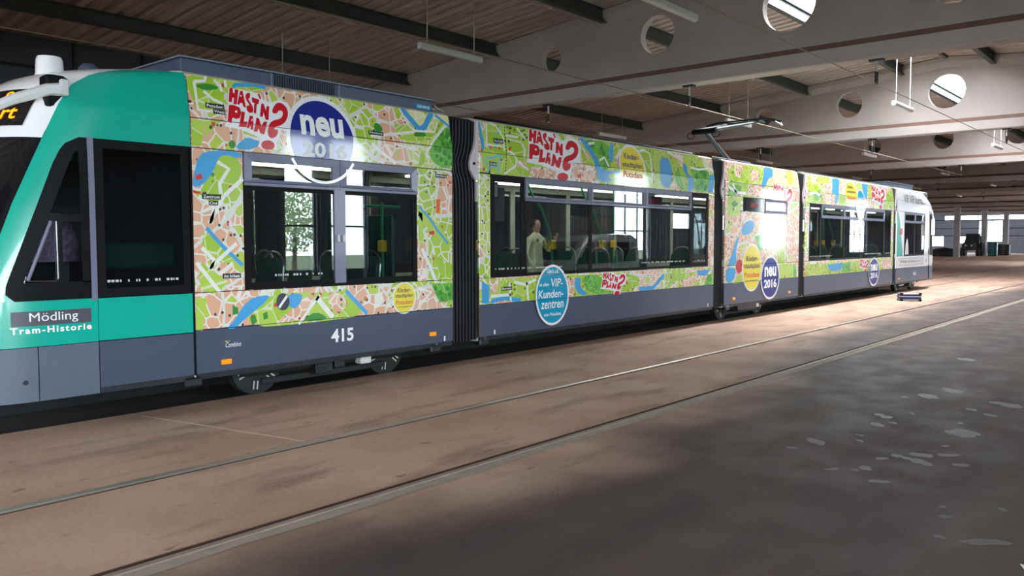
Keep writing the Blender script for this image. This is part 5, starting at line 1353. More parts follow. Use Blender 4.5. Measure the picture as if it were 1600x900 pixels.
# place-name labels
def place(s, cx, cz, w, h, par):
    decal([[(cx - w / 2, cz - h / 2), (cx + w / 2, cz - h / 2), (cx + w / 2, cz + h / 2), (cx - w / 2, cz + h / 2)]], 'ink_black', 'place_label', par, .003)
    text(s, cx, cz, w * .86, h * .62, 'ink_white', par, .0045, .01)
place('Potsdam', 4.27, 2.935, .2, .05, s1); place('West', 4.31, 2.885, .13, .045, s1)
place('Zentrum', 4.2, 2.06, .2, .05, s1); place('Ost', 4.22, 2.0, .1, .045, s1); place('Am Schlaatz', 4.40, 1.29, .2, .05, s1); place('Babelsberg', 6.27, 2.87, .22, .045, s1); place('Babelsberg', 7.3, 2.44, .2, .045, s1)
place('Neu Grube', 8.42, 2.98, .2, .06, s2); place('Grube', 8.28, 2.66, .14, .05, s2); place('Bornim', 8.55, .98, .22, .05, s2)
decal([[(8.008, 2.525), (8.22, 2.525), (8.22, 2.66), (8.21, 2.66), (8.21, 2.535), (8.008, 2.535)]], 'rubber', 'hatch_seam', s2, .003); MB().box(8.0, 8.22, YS + .004, YS + .01, 2.655, 2.665).build('hatch_seam', 'rubber', s2)

# ---- stickers
hast(4.36, 2.575, .78, .56, s1, -.03)
disc(5.515, 2.73, .465, .465, .05, 'sticker_blue', s1, 'round_sticker', 'round blue sticker with a white rim reading neu 2016', .0045, lo=Z3 + .004, hi=Z5 - .004)
text('neu', 5.52, 2.865, .56, .22, 'ink_white', s1, .007, .035); text('2016', 5.55, 2.615, .58, .16, 'ink_white', s1, .007, .035)
a = [p for p in ellipse(5.515, 2.73, .465, .465, 96) if p[1] < Z3 - .01]
L_, R_ = ribbon(a, .03); mb = MB()
for k in range(len(L_) - 1): mb.add([(q[0], YS - .016, q[1]) for q in (L_[k], L_[k + 1], R_[k + 1], R_[k])], [(0, 1, 2, 3)])
mb.build('sticker_rim_arc', 'sticker_white', s1)
disc(6.67, .95, .19, .192, .018, 'sticker_yellow', s1, 'round_sticker', 'yellow round sticker reading Kinderstadtplan Potsdam')
for s_, z, w, h, m_ in (('Kinder-', 1.045, .21, .055, 'ink'), ('stadtplan', .975, .28, .06, 'ink'), ('Potsdam', .90, .26, .052, 'ink_red'), ('www.stadtplan.de', .845, .22, .018, 'ink')): text(s_, 6.67, z, w, h, m_, s1, .007, .008)
text('415', 5.745, .585, .31, .15, 'ink_white', s1, .004, .03)
text('Combino', 4.40, .61, .17, .05, 'ink_white', s1, .004, .0, 1.0, .3)
for k, m_ in enumerate(('sticker_red', 'sticker_yellow', 'map_wood')): MB().box(4.285 + .03 * k, 4.305 + .03 * k, YS - .003, YS, .64, .65).build('logo_square', m_, s1)
decal([ellipse(4.98, 1.0, .08, .09)], 'ink', 'compass_disc', s1, .004); decal([[(4.92, .95), (4.94, .93), (5.04, 1.05), (5.02, 1.07)]], 'sticker_white', 'compass_needle', s1, .006)
hast(8.98, 2.53, 1.36, .685, s2)
disc(11.75, 2.83, .41, .39, .035, 'sticker_yellow', s2, 'round_sticker', 'yellow round sticker reading Kinderstadtplan Potsdam above the middle windows', lo=Z3 + .004, hi=Z5 - .004)
for s_, z, w, h, m_ in (('Kinder-', 3.02, .46, .1, 'ink'), ('stadtplan', 2.87, .62, .11, 'ink'), ('Potsdam', 2.72, .58, .1, 'ink_red')): text(s_, 11.75, z, w, h, m_, s2, .007, .02)
disc(9.56, .84, .40, .445, .035, 'sticker_cyan', s2, 'oval_sticker', 'cyan oval sticker with white print about VIP customer centres', .020)
for s_, z, w, h, cx in (('Gibt\'s z.B.', 1.19, .28, .06, 9.56), ('in allen', 1.0, .22, .05, 9.36), ('VIP-', 1.02, .28, .12, 9.66), ('Kunden-', .86, .6, .12, 9.52), ('zentren', .70, .54, .11, 9.55), ('von Potsdam.', .56, .42, .05, 9.56)): text(s_, cx, z, w, h, 'ink_white', s2, .023, .01, shear=.15)
hast(10.82, .76, .76, .37, s2, 0, top=Z2 - .004)
disc(16.4, 1.07, .48, .5, .035, 'sticker_yellow', s3, 'round_sticker', 'large yellow sticker reading Kinderstadtplan Potsdam on the middle door', .004)
for s_, z, w, h, m_ in (('Kinder-', 1.26, .55, .12, 'ink'), ('stadtplan', 1.09, .74, .12, 'ink'), ('Potsdam', .92, .72, .11, 'ink_red'), ('www.stadtplan.de', .8, .6, .03, 'ink')): text(s_, 16.4, z, w, h, m_, s3, .007, .015)
disc(17.33, .83, .5, .48, .05, 'sticker_blue', s3, 'round_sticker', 'round blue sticker reading neu 2016 on the middle car', .009)
text('neu', 17.33, .96, .62, .22, 'ink_white', s3, .012, .035); text('2016', 17.33, .70, .66, .19, 'ink_white', s3, .012, .035)
decal([ellipse(15.8, 1.11, .16, .14)], 'sticker_red', 'red_dot_sticker', s3, .003)
hast(17.35, 2.25, 1.2, .62, s3)
hast(24.15, 2.56, 1.35, .63, s4); disc(22.5, 2.86, .5, .36, .04, 'sticker_yellow', s4, 'round_sticker', 'yellow sticker above the windows of the fourth car', .004, hi=Z5 - .004)
for s_, z, w, h, m_ in (('Kinder-', 3.05, .5, .09, 'ink'), ('stadtplan', 2.91, .7, .1, 'ink'), ('Potsdam', 2.76, .66, .1, 'ink_red')): text(s_, 22.5, z, w, h, m_, s4, .007, .02)
disc(23.2, 2.6, .36, .42, .035, 'sticker_cyan', s4, 'oval_sticker', 'cyan oval sticker above the windows of the fourth car', .016)
for s_, z, w, h in (('in allen VIP-', 2.76, .5, .08), ('Kunden-', 2.62, .55, .1), ('zentren', 2.48, .5, .1)): text(s_, 23.2, z, w, h, 'ink_white', s4, .019, .01)
disc(24.45, .75, .48, .41, .05, 'sticker_blue', s4, 'round_sticker', 'round blue sticker reading neu 2016 on the fourth car', .018)
text('neu', 24.45, .87, .6, .2, 'ink_white', s4, .021, .035); text('2016', 24.45, .65, .64, .17, 'ink_white', s4, .021, .035)
hast(23.25, .79, .8, .34, s4, 0, top=Z2 - .004)

# ---- marker lamps
for x, z, par in ((4.32, .445, s1), (7.14, .475, s1), (15.56, .46, s3), (18.41, .455, s3), (26.95, .46, s5)):
    MB().bbox(x - .055, x + .055, YS - .018, YS + .005, z - .025, z + .025, .006).build('marker_lamp', 'amber', par)
MB().bbox(29.6, 29.7, YS - .018, YS + .005, .44, .49, .006).build('marker_lamp', 'lamp_red', s5)
for x, z, par in ((7.35, .40, s1), (8.3, .40, s2), (14.45, .40, s2)): MB().box(x - .012, x + .012, YS - .003, YS, z - .03, z + .03).build('jacking_mark', 'ink_white', par)

# ---- gangway bellows
def bellows(x0, x1, bracket_x):
    c = (x0 + x1) / 2; w = x1 - x0
    base = MB(); n = 8
    # pleated cloth: zigzag in plan, carried over the roof
    def shift(z): # folds are pushed aside by the hinge bracket
        return -.10 * math.exp(-((z - 2.62) / .17) ** 2) * (w / .49)
    path = [(YS + .06, .32 + 2.86 * k / 22) for k in range(23)] + [(YS + .2, 3.24), (YC, 3.27), (YC + HW - .2, 3.24), (YC + HW - .06, 3.18), (YC + HW - .06, .32)]
    rings = []
    for Y, z in path:
        ring = []
        nn = Vector((Y - YC, z - 1.9)).normalized()
        for k in range(2 * n + 1):
            dep = .045 if k % 2 else 0.0
            u = k / (2 * n); s_ = shift(z) * math.sin(math.pi * min(1, u * 1.0)) if Y < YC else 0
            ring.append((x0 + w * u + s_, Y + (dep if Y < YC - .5 else -dep if Y > YC + .5 else 0), z - (dep if z > 3.2 else 0)))
        rings.append(ring)
    base.loft(rings, False, False)
    b_ = base.build('gangway_bellows', 'bellows', tram)
    for k in range(1, 2 * n, 2):
        pass
    for k in range(0, 2 * n + 1, 2):
        u = k / (2 * n); mb = MB(); rr = []
        for Y, z in path[:25]:
            s_ = shift(z) * math.sin(math.pi * u)
            X = x0 + w * u + s_
            rr.append([(X - .004, Y + .012, z), (X - .004, Y - .006, z), (X + .004, Y - .006, z), (X + .004, Y + .012, z)])
        mb.loft(rr, True); mb.build('bellows_rib', 'bellows_edge', b_)
    MB().box(x0, x1, YS + .2, YC + HW - .2, .30, .36).build('gangway_floor', 'rubber', b_)
    # hinge bracket on the following car
    X = bracket_x; k = w / .49
    poly = [(X + .004, 3.2), (X - .03 * k, 3.2), (X - .045 * k, 2.95), (X - .07 * k, 2.85), (X - .13 * k, 2.74), (X - .155 * k, 2.64), (X - .14 * k, 2.55), (X - .08 * k, 2.47), (X - .03 * k, 2.42), (X + .004, 2.42)]
    MB().prism(poly, YS + .015, YS + .05, 'xz').build('hinge_bracket', 'bracket', b_)
    MB().prism([(X + .004, 2.415), (X - .025, 2.415), (X - .025, 2.15), (X + .004, 2.15)], YS + .015, YS + .05, 'xz').build('hinge_bracket_tail', 'bracket', b_)
    MB().lathe([(.02, 0), (.02, .012)], (X - .075 * k, YS + .005, 2.64), 'y', 12).build('bracket_bolt', 'rubber', b_)
    return b_
for x0, x1 in ((7.515, 7.995), (14.685, 15.125), (18.945, 19.295), (26.285, 26.595)): bellows(x0, x1, x1)
MB().box(7.985, 8.012, YS + .004, YS + .03, .36, 1.2).build('rusty_guide', srgb and 'rail_rust', s2)

# ---- bogies
def wheel(x, y, par, s):
    MB().lathe([(r_, s * h_) for r_, h_ in [(.06, -.02), (.27, -.02), (.298, -.015), (.30, .07), (.30, .10), (.06, .10)]], (x, y, .3), 'y', 28).build('wheel', 'under', par, True)
    if s < 0: return
    mb = MB()
    for k in range(6):
        a = 2 * math.pi * k / 6 + .4
        for q in (-.045, .045):
            c_, s_ = math.cos(a), math.sin(a); X, Z = x + .2 * c_ - q * .5 * s_, .3 + .2 * s_ + q * .5 * c_
            u, v = .045, .008
            mb.add([(X - u * c_ - v * s_, y - .026, Z - u * s_ + v * c_), (X + u * c_ - v * s_, y - .026, Z + u * s_ + v * c_), (X + u * c_ + v * s_, y - .026, Z + u * s_ - v * c_), (X - u * c_ + v * s_, y - .026, Z - u * s_ - v * c_)], [(0, 1, 2, 3)])
    mb.build('wheel_paint_marks', 'rod', par)['label'] = 'white radial paint marks on the wheel'
def bogie(x0, x1):
    c = (x0 + x1) / 2
    b_ = MB().bbox(x0 - .25, x1 + .25, YS + .22, YS + .34, .22, .42, .03).build('bogie_frame', 'under', tram)
    for x in (x0, x1):
        wheel(x, YS + .365, b_, 1); wheel(x, YC + HW - .365, b_, -1)
        MB().tube([(x, YS + .4, .3), (x, YC + .8, .3)], .06, 10).build('axle', 'under', b_)
    MB().bbox(c - .28, c - .05, YS + .14, YS + .3, .16, .34, .01).build('brake_unit', 'dark_steel', b_)
    mb = MB()
    for k in range(4): mb.box(c - .27, c - .15, YS + .125, YS + .14, .17 + .04 * k, .19 + .04 * k)
    mb.build('brake_fins', 'dark_steel', b_)
    MB().bbox(c - .02, c + .12, YS + .14, YS + .28, .2, .33, .01).build('motor_box', 'dark_steel', b_)
    MB().bbox(c + .34, c + .5, YS + .13, YS + .24, .2, .32, .01).build('junction_box', 'lamp_body', b_)
    MB().bbox(c - .85, c + .85, YS + .3, YS + .4, .10, .17, .01).build('track_brake', 'under', b_)
    return b_
bogie(4.88, 6.66); bogie(15.72, 17.45); bogie(28.0, 29.75)
MB().bbox(16.0, 16.9, YS + .1, YS + .5, .17, .33, .02).build('sand_box', 'dark_steel', secs[3])
for x, par in ((3.98, s1), (7.2, s1), (8.1, s2), (15.3, s3)):
    MB().bbox(x - .09, x + .09, YS - .005, YS + .12, .24, .33, .015).build('jacking_pad', 'dark_steel', par)
    MB().tube([(x + .02, YS + .02, .33), (x + .02, YS + .02, .38)], .018, 8).build('jacking_bolt', 'steel', par)

# ---- roof equipment
rb = MB().bbox(4.1, 7.5, 7.74, 9.36, 3.25, 3.425, .012).build('roof_container', 'roof_box', tram)
MB().box(4.08, 7.52, 7.72, 9.38, 3.425, 3.44).build('container_lid', 'roof_rim', rb)
mb = MB()
for k in range(26): mb.box(5.15 + .031 * k, 5.165 + .031 * k, 7.732, 7.74, 3.28, 3.41)
mb.build('vent_louvre', 'under', rb)
for x in (5.1, 5.99): MB().box(x, x + .02, 7.73, 7.74, 3.26, 3.42).build('louvre_edge', 'roof_rim', rb)
MB().box(7.2, 7.45, 7.732, 7.741, 3.30, 3.36).build('maker_plate', 'sticker_cyan', rb)
o = text('SIEMENS', 7.325, 3.33, .21, .032, 'ink_white', rb, .0, .0, surf=lambda X, Z: 7.729)
MB().tube([(7.5, 7.9, 3.34), (7.66, 7.88, 3.36), (7.64, 7.86, 3.4), (7.7, 7.86, 3.37), (7.8, 7.86, 3.34)], .012, 6).build('roof_cable', 'rod', rb)
rb2 = MB().bbox(26.75, 29.5, 7.74, 9.36, 3.25, 3.43, .012).build('roof_container', 'roof_box', tram)
MB().box(26.73, 29.52, 7.72, 9.38, 3.43, 3.445).build('container_lid', 'roof_rim', rb2)
mb = MB()
for a, b_ in ((8.3, 14.4), (15.2, 17.0), (19.6, 26.0)):
    mb.tube([(a, 7.75, 3.3), (b_, 7.75, 3.3)], .025, 6)
for a in (9.0, 10.6, 12.4, 13.8, 20.5, 22.4, 24.6): mb.box(a, a + .05, 7.72, 7.8, 3.25, 3.3)
mb.build('roof_cable_run', 'rubber', tram)
rq = MB().bbox(8.4, 13.2, 8.1, 9.2, 3.27, 3.33, .01).build('roof_resistor_bank', 'roof_dark', tram)
# pantograph
pg = MB()
for yy in (8.2, 8.9): pg.box(16.4, 18.6, yy - .03, yy + .03, 3.30, 3.36)
for xx in (16.5, 17.6, 18.5): pg.box(xx - .03, xx + .03, 8.1, 9.0, 3.29, 3.35)
pg = pg.build('pantograph', 'dark_steel', tram)
mat('panto', srgb(38, 48, 52), .4, metal=.3)
KN = (16.45, 4.00); BS = (17.75, 3.40); HD = (18.35, 4.38)
MB().tube([(BS[0], YC, BS[1]), (KN[0], YC, KN[1])], [.06, .045], 10).build('lower_arm', 'panto', pg)
MB().tube([(BS[0] - .45, YC - .15, 3.36), (KN[0] - .1, YC - .1, KN[1] - .06)], .014, 6).build('coupling_rod', 'panto', pg)
MB().tube([(KN[0], YC - .28, KN[1]), (KN[0], YC + .28, KN[1])], .06, 10).build('knee_shaft', 'rubber', pg)
for s in (-1, 1): MB().tube([(KN[0], YC + s * .24, KN[1] + .03), (HD[0], YC + s * .42, HD[1])], [.04, .024], 8).build('upper_arm', 'panto', pg)
MB().tube([(KN[0], YC, KN[1] - .03), (HD[0], YC, HD[1] - .05)], .008, 6).build('guide_rod', 'rod', pg)
for s in (-1, 1):
    MB().tube([(KN[0] - .05, YC + s * .3 + .09 * math.cos(a), KN[1] - .08 + .07 * math.sin(a)) for a in [2 * math.pi * k / 10 for k in range(11)]], .009, 6, False).build('cable_loop', 'rubber', pg)
for dx in (-.16, .16):
    MB().tube([(HD[0] + dx, YC + u, WZ - .045 - .28 * max(0, abs(u) - .5) ** 1.6) for u in [-.85 + 1.7 * k / 20 for k in range(21)]], .02, 8).build('collector_strip', 'rubber', pg)
for s in (-1, 1):
    MB().box(HD[0] - .18, HD[0] + .18, YC + s * .45 - .02, YC + s * .45 + .02, WZ - .1, WZ - .05).build('head_cross_bar', 'panto', pg)
    MB().tube([(HD[0] - .16, YC + s * .85, WZ - .13), (HD[0], YC + s * .95, WZ - .22), (HD[0] + .16, YC + s * .85, WZ - .13)], .014, 6).build('end_horn', 'rod', pg)
for s in (-1, 1): MB().lathe([(.05, 0), (.07, .02), (.05, .04), (.07, .06), (.05, .08)], (17.9, YC + s * .45, 3.22), 'z', 12).build('insulator', 'hanger_black', pg)

# ================================================================== other things
# aluminium case on the floor
o = empty('equipment_case', (24.0, 6.33, 0), 'small aluminium case with dark blue sides standing on the floor beside the tram', 'case')
def rotv(mb, c, a):
    out = []
    for p in mb.v:
        x, y = p[0] - c[0], p[1] - c[1]; out.append((c[0] + x * math.cos(a) - y * math.sin(a), c[1] + x * math.sin(a) + y * math.cos(a), p[2]))
    mb.v = out; return mb
CA = R(-62); cc = (23.95, 6.3)
rotv(MB().bbox(23.69, 24.21, 6.12, 6.48, .03, .20, .008), cc, CA).build('case_body', 'case_blue', o)
f = MB()
for z in (.025, .115, .185):
    f.box(23.68, 24.22, 6.11, 6.125, z, z + .02); f.box(23.68, 24.22, 6.475, 6.49, z, z + .02); f.box(23.68, 23.695, 6.11, 6.49, z, z + .02); f.box(24.205, 24.22, 6.11, 6.49, z, z + .02)
rotv(f, cc, CA).build('edge_trim', 'lamp_body', o)
rotv(MB().bbox(23.69, 24.21, 6.12, 6.48, .195, .215, .005), cc, CA).build('lid', 'white_paint', o)
for i, (dx, dy) in enumerate(((23.70, 6.13), (24.16, 6.13), (23.70, 6.43), (24.16, 6.43))):
    rotv(MB().bbox(dx - .02, dx + .06, dy - .03, dy + .06, 0.0, .05, .008), cc, CA).build('corner_foot', 'rubber', o)
    rotv(MB().bbox(dx - .02, dx + .06, dy - .03, dy + .06, .18, .222, .008), cc, CA).build('corner_guard', 'rubber', o)
rotv(MB().tube([(23.67, 6.25, .13), (23.63, 6.25, .13), (23.63, 6.37, .13), (23.67, 6.37, .13)], .008, 6), cc, CA).build('handle', 'rubber', o)

# silver van on the right of the hall, seen mirrored in the tram windows
mat('van_paint', srgb(196, 198, 204), .22, metal=.35, coat=.8)
mat('van_glass', (.012, .014, .016, 1), .05)
mat('tyre', (.015, .015, .016, 1), .8)
van = empty('van', (18.6, 1.1, 0), 'silver delivery van parked on the right, mirrored in the tram windows', 'van')
VX, VY, VW = 16.5, 1.1, .88
side = [(0, .32), (.02, .62), (.12, .86), (.55, 1.0), (1.05, 1.08), (1.55, 1.62), (1.8, 1.76), (2.4, 1.84), (4.0, 1.82), (4.28, 1.7), (4.36, 1.0), (4.36, .38)]
low = [(3.75, .32), (3.68, .5), (3.45, .62), (3.22, .5), (3.15, .32), (1.15, .3), (1.08, .5), (.85, .62), (.62, .5), (.55, .32)]
poly = [(VX + a, b_) for a, b_ in side] + [(VX + a, b_) for a, b_ in low]
rings = []
for dy, sc in ((-VW, 0.93), (-VW + .05, .985), (-VW + .16, 1.0), (VW - .16, 1.0), (VW - .05, .985), (VW, .93)):
    rings.append([(VX + 2.18 + (x - VX - 2.18) * (1 - (1 - sc) * .35), VY + dy * (1 - .07 * max(0, z - 1.0)), .32 + (z - .32) * sc) for x, z in poly])
mb = MB(); n = len(poly)
vs = [p for r_ in rings for p in r_]; fs = [(i * n + j, i * n + (j + 1) % n, (i + 1) * n + (j + 1) % n, (i + 1) * n + j) for i in range(len(rings) - 1) for j in range(n)]
mb.add(vs, fs)
tr = tessellate_polygon([[Vector((p[0], p[2], 0)) for p in rings[0]]])
mb.add(rings[0], [tuple(q) for q in tr]); mb.add(rings[-1], [tuple(reversed(q)) for q in tr])
mb.build('body', 'van_paint', van, True)
def vside(poly, s, name, m_, off=.006):
    pts = []
    for x, z in poly: pts.append((VX + x, VY + s * (VW * (1 - .07 * max(0, z - 1.0)) + off), z))
    MB().add(pts, [tuple(range(len(pts))) if s < 0 else tuple(reversed(range(len(pts))))]).build(name, m_, van)
for s in (-1, 1):
    vside([(1.25, 1.02), (2.05, 1.02), (2.05, 1.58), (1.72, 1.58)], s, 'side_window', 'van_glass'); vside([(2.15, 1.02), (3.05, 1.02), (3.05, 1.6), (2.15, 1.6)], s, 'side_window', 'van_glass'); vside([(3.15, 1.05), (4.1, 1.05), (4.02, 1.6), (3.15, 1.6)], s, 'side_window', 'van_glass')
    for x in (.85, 3.45): MB().lathe([(.1, -.02), (.2, -.03), (.31, -.01), (.325, .05), (.325, .16), (.3, .2), (.1, .2)], (VX + x, VY + s * (VW - .09) - .09, .325), 'y', 24).build('wheel', 'tyre', van, True)
    MB().bbox(VX + 1.22, VX + 1.4, VY + s * (VW + .09) - .07, VY + s * (VW + .09) + .07, 1.02, 1.2, .02).build('wing_mirror', 'tyre', van)
MB().add([(VX + 1.09, VY - .74, 1.13), (VX + 1.09, VY + .74, 1.13), (VX + 1.52, VY + .66, 1.62), (VX + 1.52, VY - .66, 1.62)], [(0, 3, 2, 1)]).build('windscreen', 'van_glass', van)
MB().bbox(VX - .04, VX + .1, VY - .84, VY + .84, .3, .55, .03).build('bumper', 'tyre', van)
for s in (-1, 1): MB().bbox(VX + .03, VX + .25, VY + s * .68 - .14, VY + s * .68 + .14, .68, .84, .03).build('headlamp', 'lamp_diffuser', van)
vside([(2.9, 1.2), (3.0, 1.2), (3.06, 1.75), (2.98, 1.75)], 1, 'yellow_stripe', 'grip_yellow', .012); vside([(2.2, .75), (2.75, .75), (2.75, .9), (2.2, .9)], 1, 'red_decal', 'sticker_red', .012)

# workshop clutter at the far end of the hall
mat('machine_dark', srgb(40, 42, 46), .6, var=.2); mat('machine_red', srgb(140, 40, 44), .5); mat('machine_teal', srgb(40, 92, 96), .5); mat('machine_green', srgb(24, 120, 90), .5); mat('rust_pile', srgb(84, 66, 58), .9, var=.3, vscale=5)
def tractor(x, y):
    o = empty('tractor', (x, y, 0), 'dark tractor with bright lamps beside the column at the far end', 'tractor')
    MB().bbox(x - 1.2, x + .3, y - .45, y + .45, .6, 1.35, .08).build('bonnet', 'machine_dark', o)
    rings = [[(x + a, y - w, z), (x + b_, y - w, z), (x + b_, y + w, z), (x + a, y + w, z)] for z, a, b_, w in ((.7, .2, 1.4, .7), (1.4, .15, 1.4, .72), (2.2, .35, 1.3, .6), (2.35, .3, 1.35, .62))]
    MB().loft(rings).build('cab', 'machine_dark', o)
    for dx, r_ in ((-.8, .42), (.9, .72)):
        for s in (-1, 1): MB().lathe([(.1, -.1), (r_ * .6, -.12), (r_, -.1), (r_, .18), (r_ * .6, .2), (.1, .18)], (x + dx, y + s * .8 - .04, r_), 'y', 20).build('wheel', 'tyre', o)
    for s in (-1, 1): MB().lathe([(.1, 0), (.1, -.05), (0, -.06)], (x - 1.2, y + s * .28, 1.1), 'x', 12).build('headlamp', 'lamp_body', o)
    MB().tube([(x - .6, y - .3, 1.3), (x - .6, y - .3, 2.1)], .04, 8).build('exhaust', 'machine_dark', o)
    return o
tractor(98.5, 19.9)
def cabinet(x, y, w, d, h, m_, label):
    o = empty('tool_cabinet', (x, y, 0), label, 'cabinet')
    MB().bbox(x - d / 2, x + d / 2, y - w / 2, y + w / 2, 0.05, h, .02).build('carcass', m_, o)
    for k in range(4): MB().box(x - d / 2 - .02, x - d / 2, y - w / 2 + .03, y + w / 2 - .03, .1 + k * (h - .15) / 4, .06 + (k + 1) * (h - .15) / 4).build('drawer', m_, o); MB().box(x - d / 2 - .04, x - d / 2 - .02, y - .12, y + .12, .2 + k * (h - .15) / 4, .23 + k * (h - .15) / 4).build('drawer_handle', 'alu', o)
    MB().box(x - d / 2 + .05, x + d / 2 - .05, y - w / 2 + .05, y + w / 2 - .05, 0, .05).build('plinth', 'machine_dark', o)
cabinet(97.5, 17.7, .8, .6, 1.45, 'machine_teal', 'teal tool cabinet beside the dark tractor')
cabinet(104.0, 17.8, 1.1, .7, 1.2, 'machine_dark', 'dark grey tool cabinet near the second far column')
def drum(x, y, m_, label):
    MB_ = MB().lathe([(.28, 0), (.29, .02), (.29, .28), (.3, .3), (.29, .32), (.29, .58), (.3, .6), (.29, .62), (.29, .86), (.28, .88), (.26, .87)], (x, y, 0), 'z', 20)
    tag(MB_.build('oil_drum', m_, None, True), label, 'drum', 'drums at the far end')
drum(100.0, 18.0, 'machine_red', 'red oil drum right of the teal cabinet'); drum(106.0, 13.6, 'machine_red', 'red oil drum at the third far column'); drum(101.0, 21.6, 'machine_red', 'red oil drum left of the dark tractor')
def pile(x, y, w, h, label, m_):
    mb = MB(); n = 18
    rings = []
    for k, (f_, z) in enumerate(((1, 0), (.95, .25), (.75, .6), (.45, .9), (.1, 1))):
        rings.append([(x + w * .5 * f_ * math.cos(a) * random.uniform(.8, 1.1), y + w * .5 * f_ * math.sin(a) * random.uniform(.8, 1.1), h * z * random.uniform(.9, 1.0) if z else 0) for a in [2 * math.pi * q / n for q in range(n)]])
    tag(mb.loft(rings).build('scrap_heap', m_), label, 'heap', 'heaps of parts at the far end')
pile(101.5, 14.25, 1.9, .8, 'dark heap of machine parts right of the red drum', 'machine_dark'); pile(96.0, 22.0, 3.4, .9, 'long dark heap of parts left of the far column', 'machine_dark'); pile(108.0, 14.2, 2.0, .6, 'rusty heap of parts between the far columns', 'rust_pile')
def trolley(x, y, label, m_):
    o = empty('workshop_trolley', (x, y, 0), label, 'trolley')
    for z in (.35, .8): MB().bbox(x - .5, x + .5, y - .9, y + .9, z, z + .06, .01).build('shelf', m_, o)
    for a in (-.45, .45):
        for b_ in (-.85, .85): MB().tube([(x + a, y + b_, .08), (x + a, y + b_, 1.05)], .03, 6).build('leg', m_, o); MB().lathe([(.07, -.02), (.07, .02)], (x + a, y + b_, .07), 'y', 10).build('caster', 'tyre', o)
    MB().bbox(x - .3, x + .3, y - .5, y + .3, .86, 1.15, .03).build('crate', 'end_panel', o)
trolley(103.5, 14.0, 'pale workshop trolley with a crate under the bright far doors', 'alu'); trolley(99.0, 11.9, 'green workshop trolley near the right edge of the picture', 'machine_green')
o = empty('warning_post', (98.0, 12.6, 0), 'short yellow and black striped warning post at the far right', 'post')
for k in range(6): MB().lathe([(.09, .17 * k), (.09, .17 * (k + 1))], (98.0, 12.6, 0), 'z', 12).build('band', 'grip_yellow' if k % 2 else 'ink_black', o)
# white car far behind the tram end
o = empty('white_car', (92.0, 23.6, 0), 'white car parked far behind the rear end of the tram', 'car')
mb = MB(); prof = [(0, .3), (.0, .6), (.3, .75), (1.1, .85), (1.7, 1.35), (3.1, 1.4), (3.8, .9), (4.2, .8), (4.25, .3)]
mb.prism([(90 + a, b_) for a, b_ in prof], 22.8, 24.4, 'xz').build('body', 'white_paint', o)
MB().prism([(90 + a, b_) for a, b_ in ((1.2, .88), (1.72, 1.31), (3.05, 1.35), (3.65, .9))], 22.79, 24.41, 'xz').build('side_windows', 'van_glass', o)
for x in (90.8, 93.4):
    for yy in (22.78, 24.24): MB().lathe([(.1, 0), (.3, 0), (.31, .05), (.31, .16), (.1, .18)], (x, yy, .31), 'y', 18).build('wheel', 'tyre', o)
# pendant work lamp and hook block in the far bays
for x, y, z, lab in ((63.0, 7.4, 4.0, 'white pendant work lamp hanging at the far right'),):
    o = empty('pendant_lamp', (x, y, z), lab, 'lamp')
    MB().tube([(x, y, z + .5), (x, y, ztop(y))], .02, 6).build('pendant_rod', 'rod', o); MB().lathe([(.08, .5), (.1, .3), (.22, .12), (.25, 0), (.2, .02)], (x, y, z), 'z', 16).build('shade', 'lamp_body', o, True)

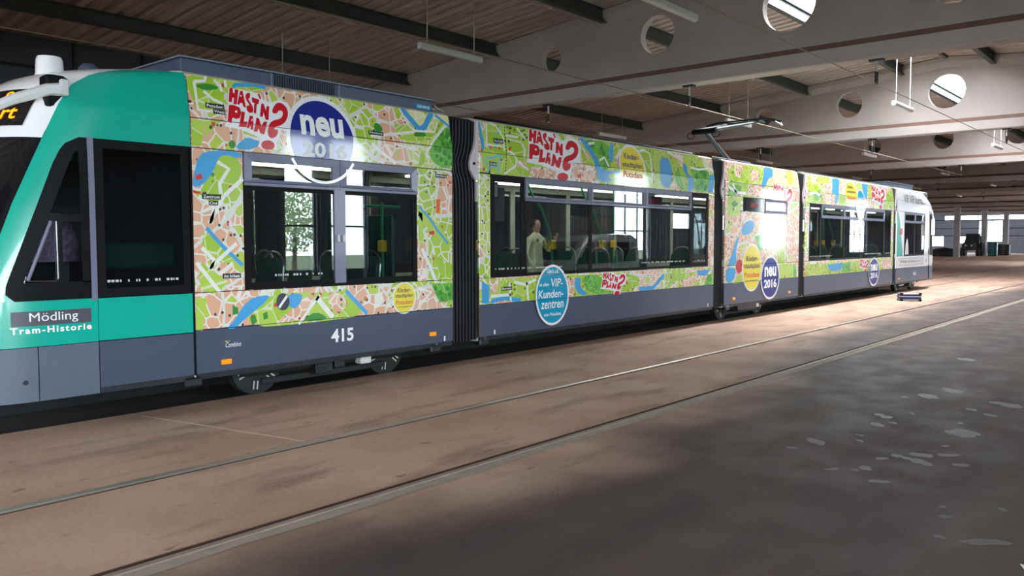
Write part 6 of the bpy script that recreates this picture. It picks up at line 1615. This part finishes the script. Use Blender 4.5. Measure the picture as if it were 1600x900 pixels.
# passenger standing in the second car, seen through the glass
def person(x, y, z0):
    o = empty('person', (x, y, z0), 'person in a pale yellow top standing inside the second car, one hand on a pole', 'person')
    K = .93
    bm_v = [(0, 0, .95), (0, 0, 1.12), (0, 0, 1.3), (0, 0, 1.42), (0, -.01, 1.5), (0, -.02, 1.58),
            (.09, 0, .9), (.1, 0, .5), (.1, .02, .08), (.1, -.1, .04), (-.09, 0, .9), (-.1, 0, .5), (-.1, .02, .08), (-.1, -.1, .04),
            (.19, 0, 1.38), (.3, -.06, 1.18), (.34, -.16, 1.36), (-.19, 0, 1.38), (-.25, .0, 1.12), (-.22, -.14, .92)]
    ed = [(0, 1), (1, 2), (2, 3), (3, 4), (4, 5), (0, 6), (6, 7), (7, 8), (8, 9), (0, 10), (10, 11), (11, 12), (12, 13), (3, 14), (14, 15), (15, 16), (3, 17), (17, 18), (18, 19)]
    rad = [.15, .135, .15, .13, .055, .05, .09, .065, .04, .035, .09, .065, .04, .035, .06, .042, .03, .06, .042, .03]
    me = bpy.data.meshes.new('clothed_body'); me.from_pydata([(p[0] * K, p[1] * K, p[2] * K) for p in bm_v], ed, []); b_ = bpy.data.objects.new('clothed_body', me); COL.objects.link(b_); b_.parent = o
    md = b_.modifiers.new('skin', 'SKIN'); lay = me.skin_vertices[0] if me.skin_vertices else None
    if lay is None:
        import bmesh
        bm = bmesh.new(); bm.from_mesh(me); bm.verts.layers.skin.verify(); bm.to_mesh(me); bm.free(); lay = me.skin_vertices[0]
    for i, r_ in enumerate(rad): lay.data[i].radius = (r_, r_ * .8); lay.data[i].use_root = (i == 0)
    sb = b_.modifiers.new('sub', 'SUBSURF'); sb.levels = 1; sb.render_levels = 2
    me.materials.append(MAT['map_cream']); WLOC[b_.name] = Vector((x, y, z0))
    mat('skin', srgb(206, 156, 130), .5); mat('hair', srgb(52, 36, 28), .6)
    hd = MB().lathe([(.0, 0), (.045, .01), (.065, .05), (.075, .11), (.075, .15), (.06, .2), (.03, .225), (0, .23)], (x, y - .02, z0 + 1.5), 'z', 18)
    hd.tube([(x, y - .085, z0 + 1.63), (x, y - .105, z0 + 1.60), (x, y - .085, z0 + 1.59)], [.008, .014, .01], 8)
    for s in (-1, 1): hd.lathe([(.0, -.012), (.02, 0), (.0, .012)], (x + s * .077, y - .01, z0 + 1.62), 'x', 8)
    hd.build('head', 'skin', o, True)
    MB().lathe([(.083, .1), (.088, .15), (.07, .21), (.035, .24), (0, .245)], (x, y + .005, z0 + 1.5), 'z', 18).build('hair', 'hair', o, True)
    for s in (-1, 1): MB().lathe([(0, -.01), (.01, 0), (0, .01)], (x + s * .028, y - .088, z0 + 1.63), 'y', 8).build('eye', 'ink_black', o)
    hand = MB().bbox(x + .305, x + .375, y - .2, y - .14, z0 + 1.36, z0 + 1.45, .015)
    for k in range(4): hand.tube([(x + .315 + .016 * k, y - .19, z0 + 1.44), (x + .315 + .016 * k, y - .22, z0 + 1.475 + .004 * (k % 3)), (x + .315 + .016 * k, y - .20, z0 + 1.50)], .0085, 6)
    hand.tube([(x + .305, y - .17, z0 + 1.39), (x + .285, y - .2, z0 + 1.43)], .01, 6)
    hand.build('hand', 'skin', o)
    for ch in o.children:
        if ch is not b_: ch.location *= K; ch.scale = (K, K, K)
    return o
person(10.3, 8.3, .36)
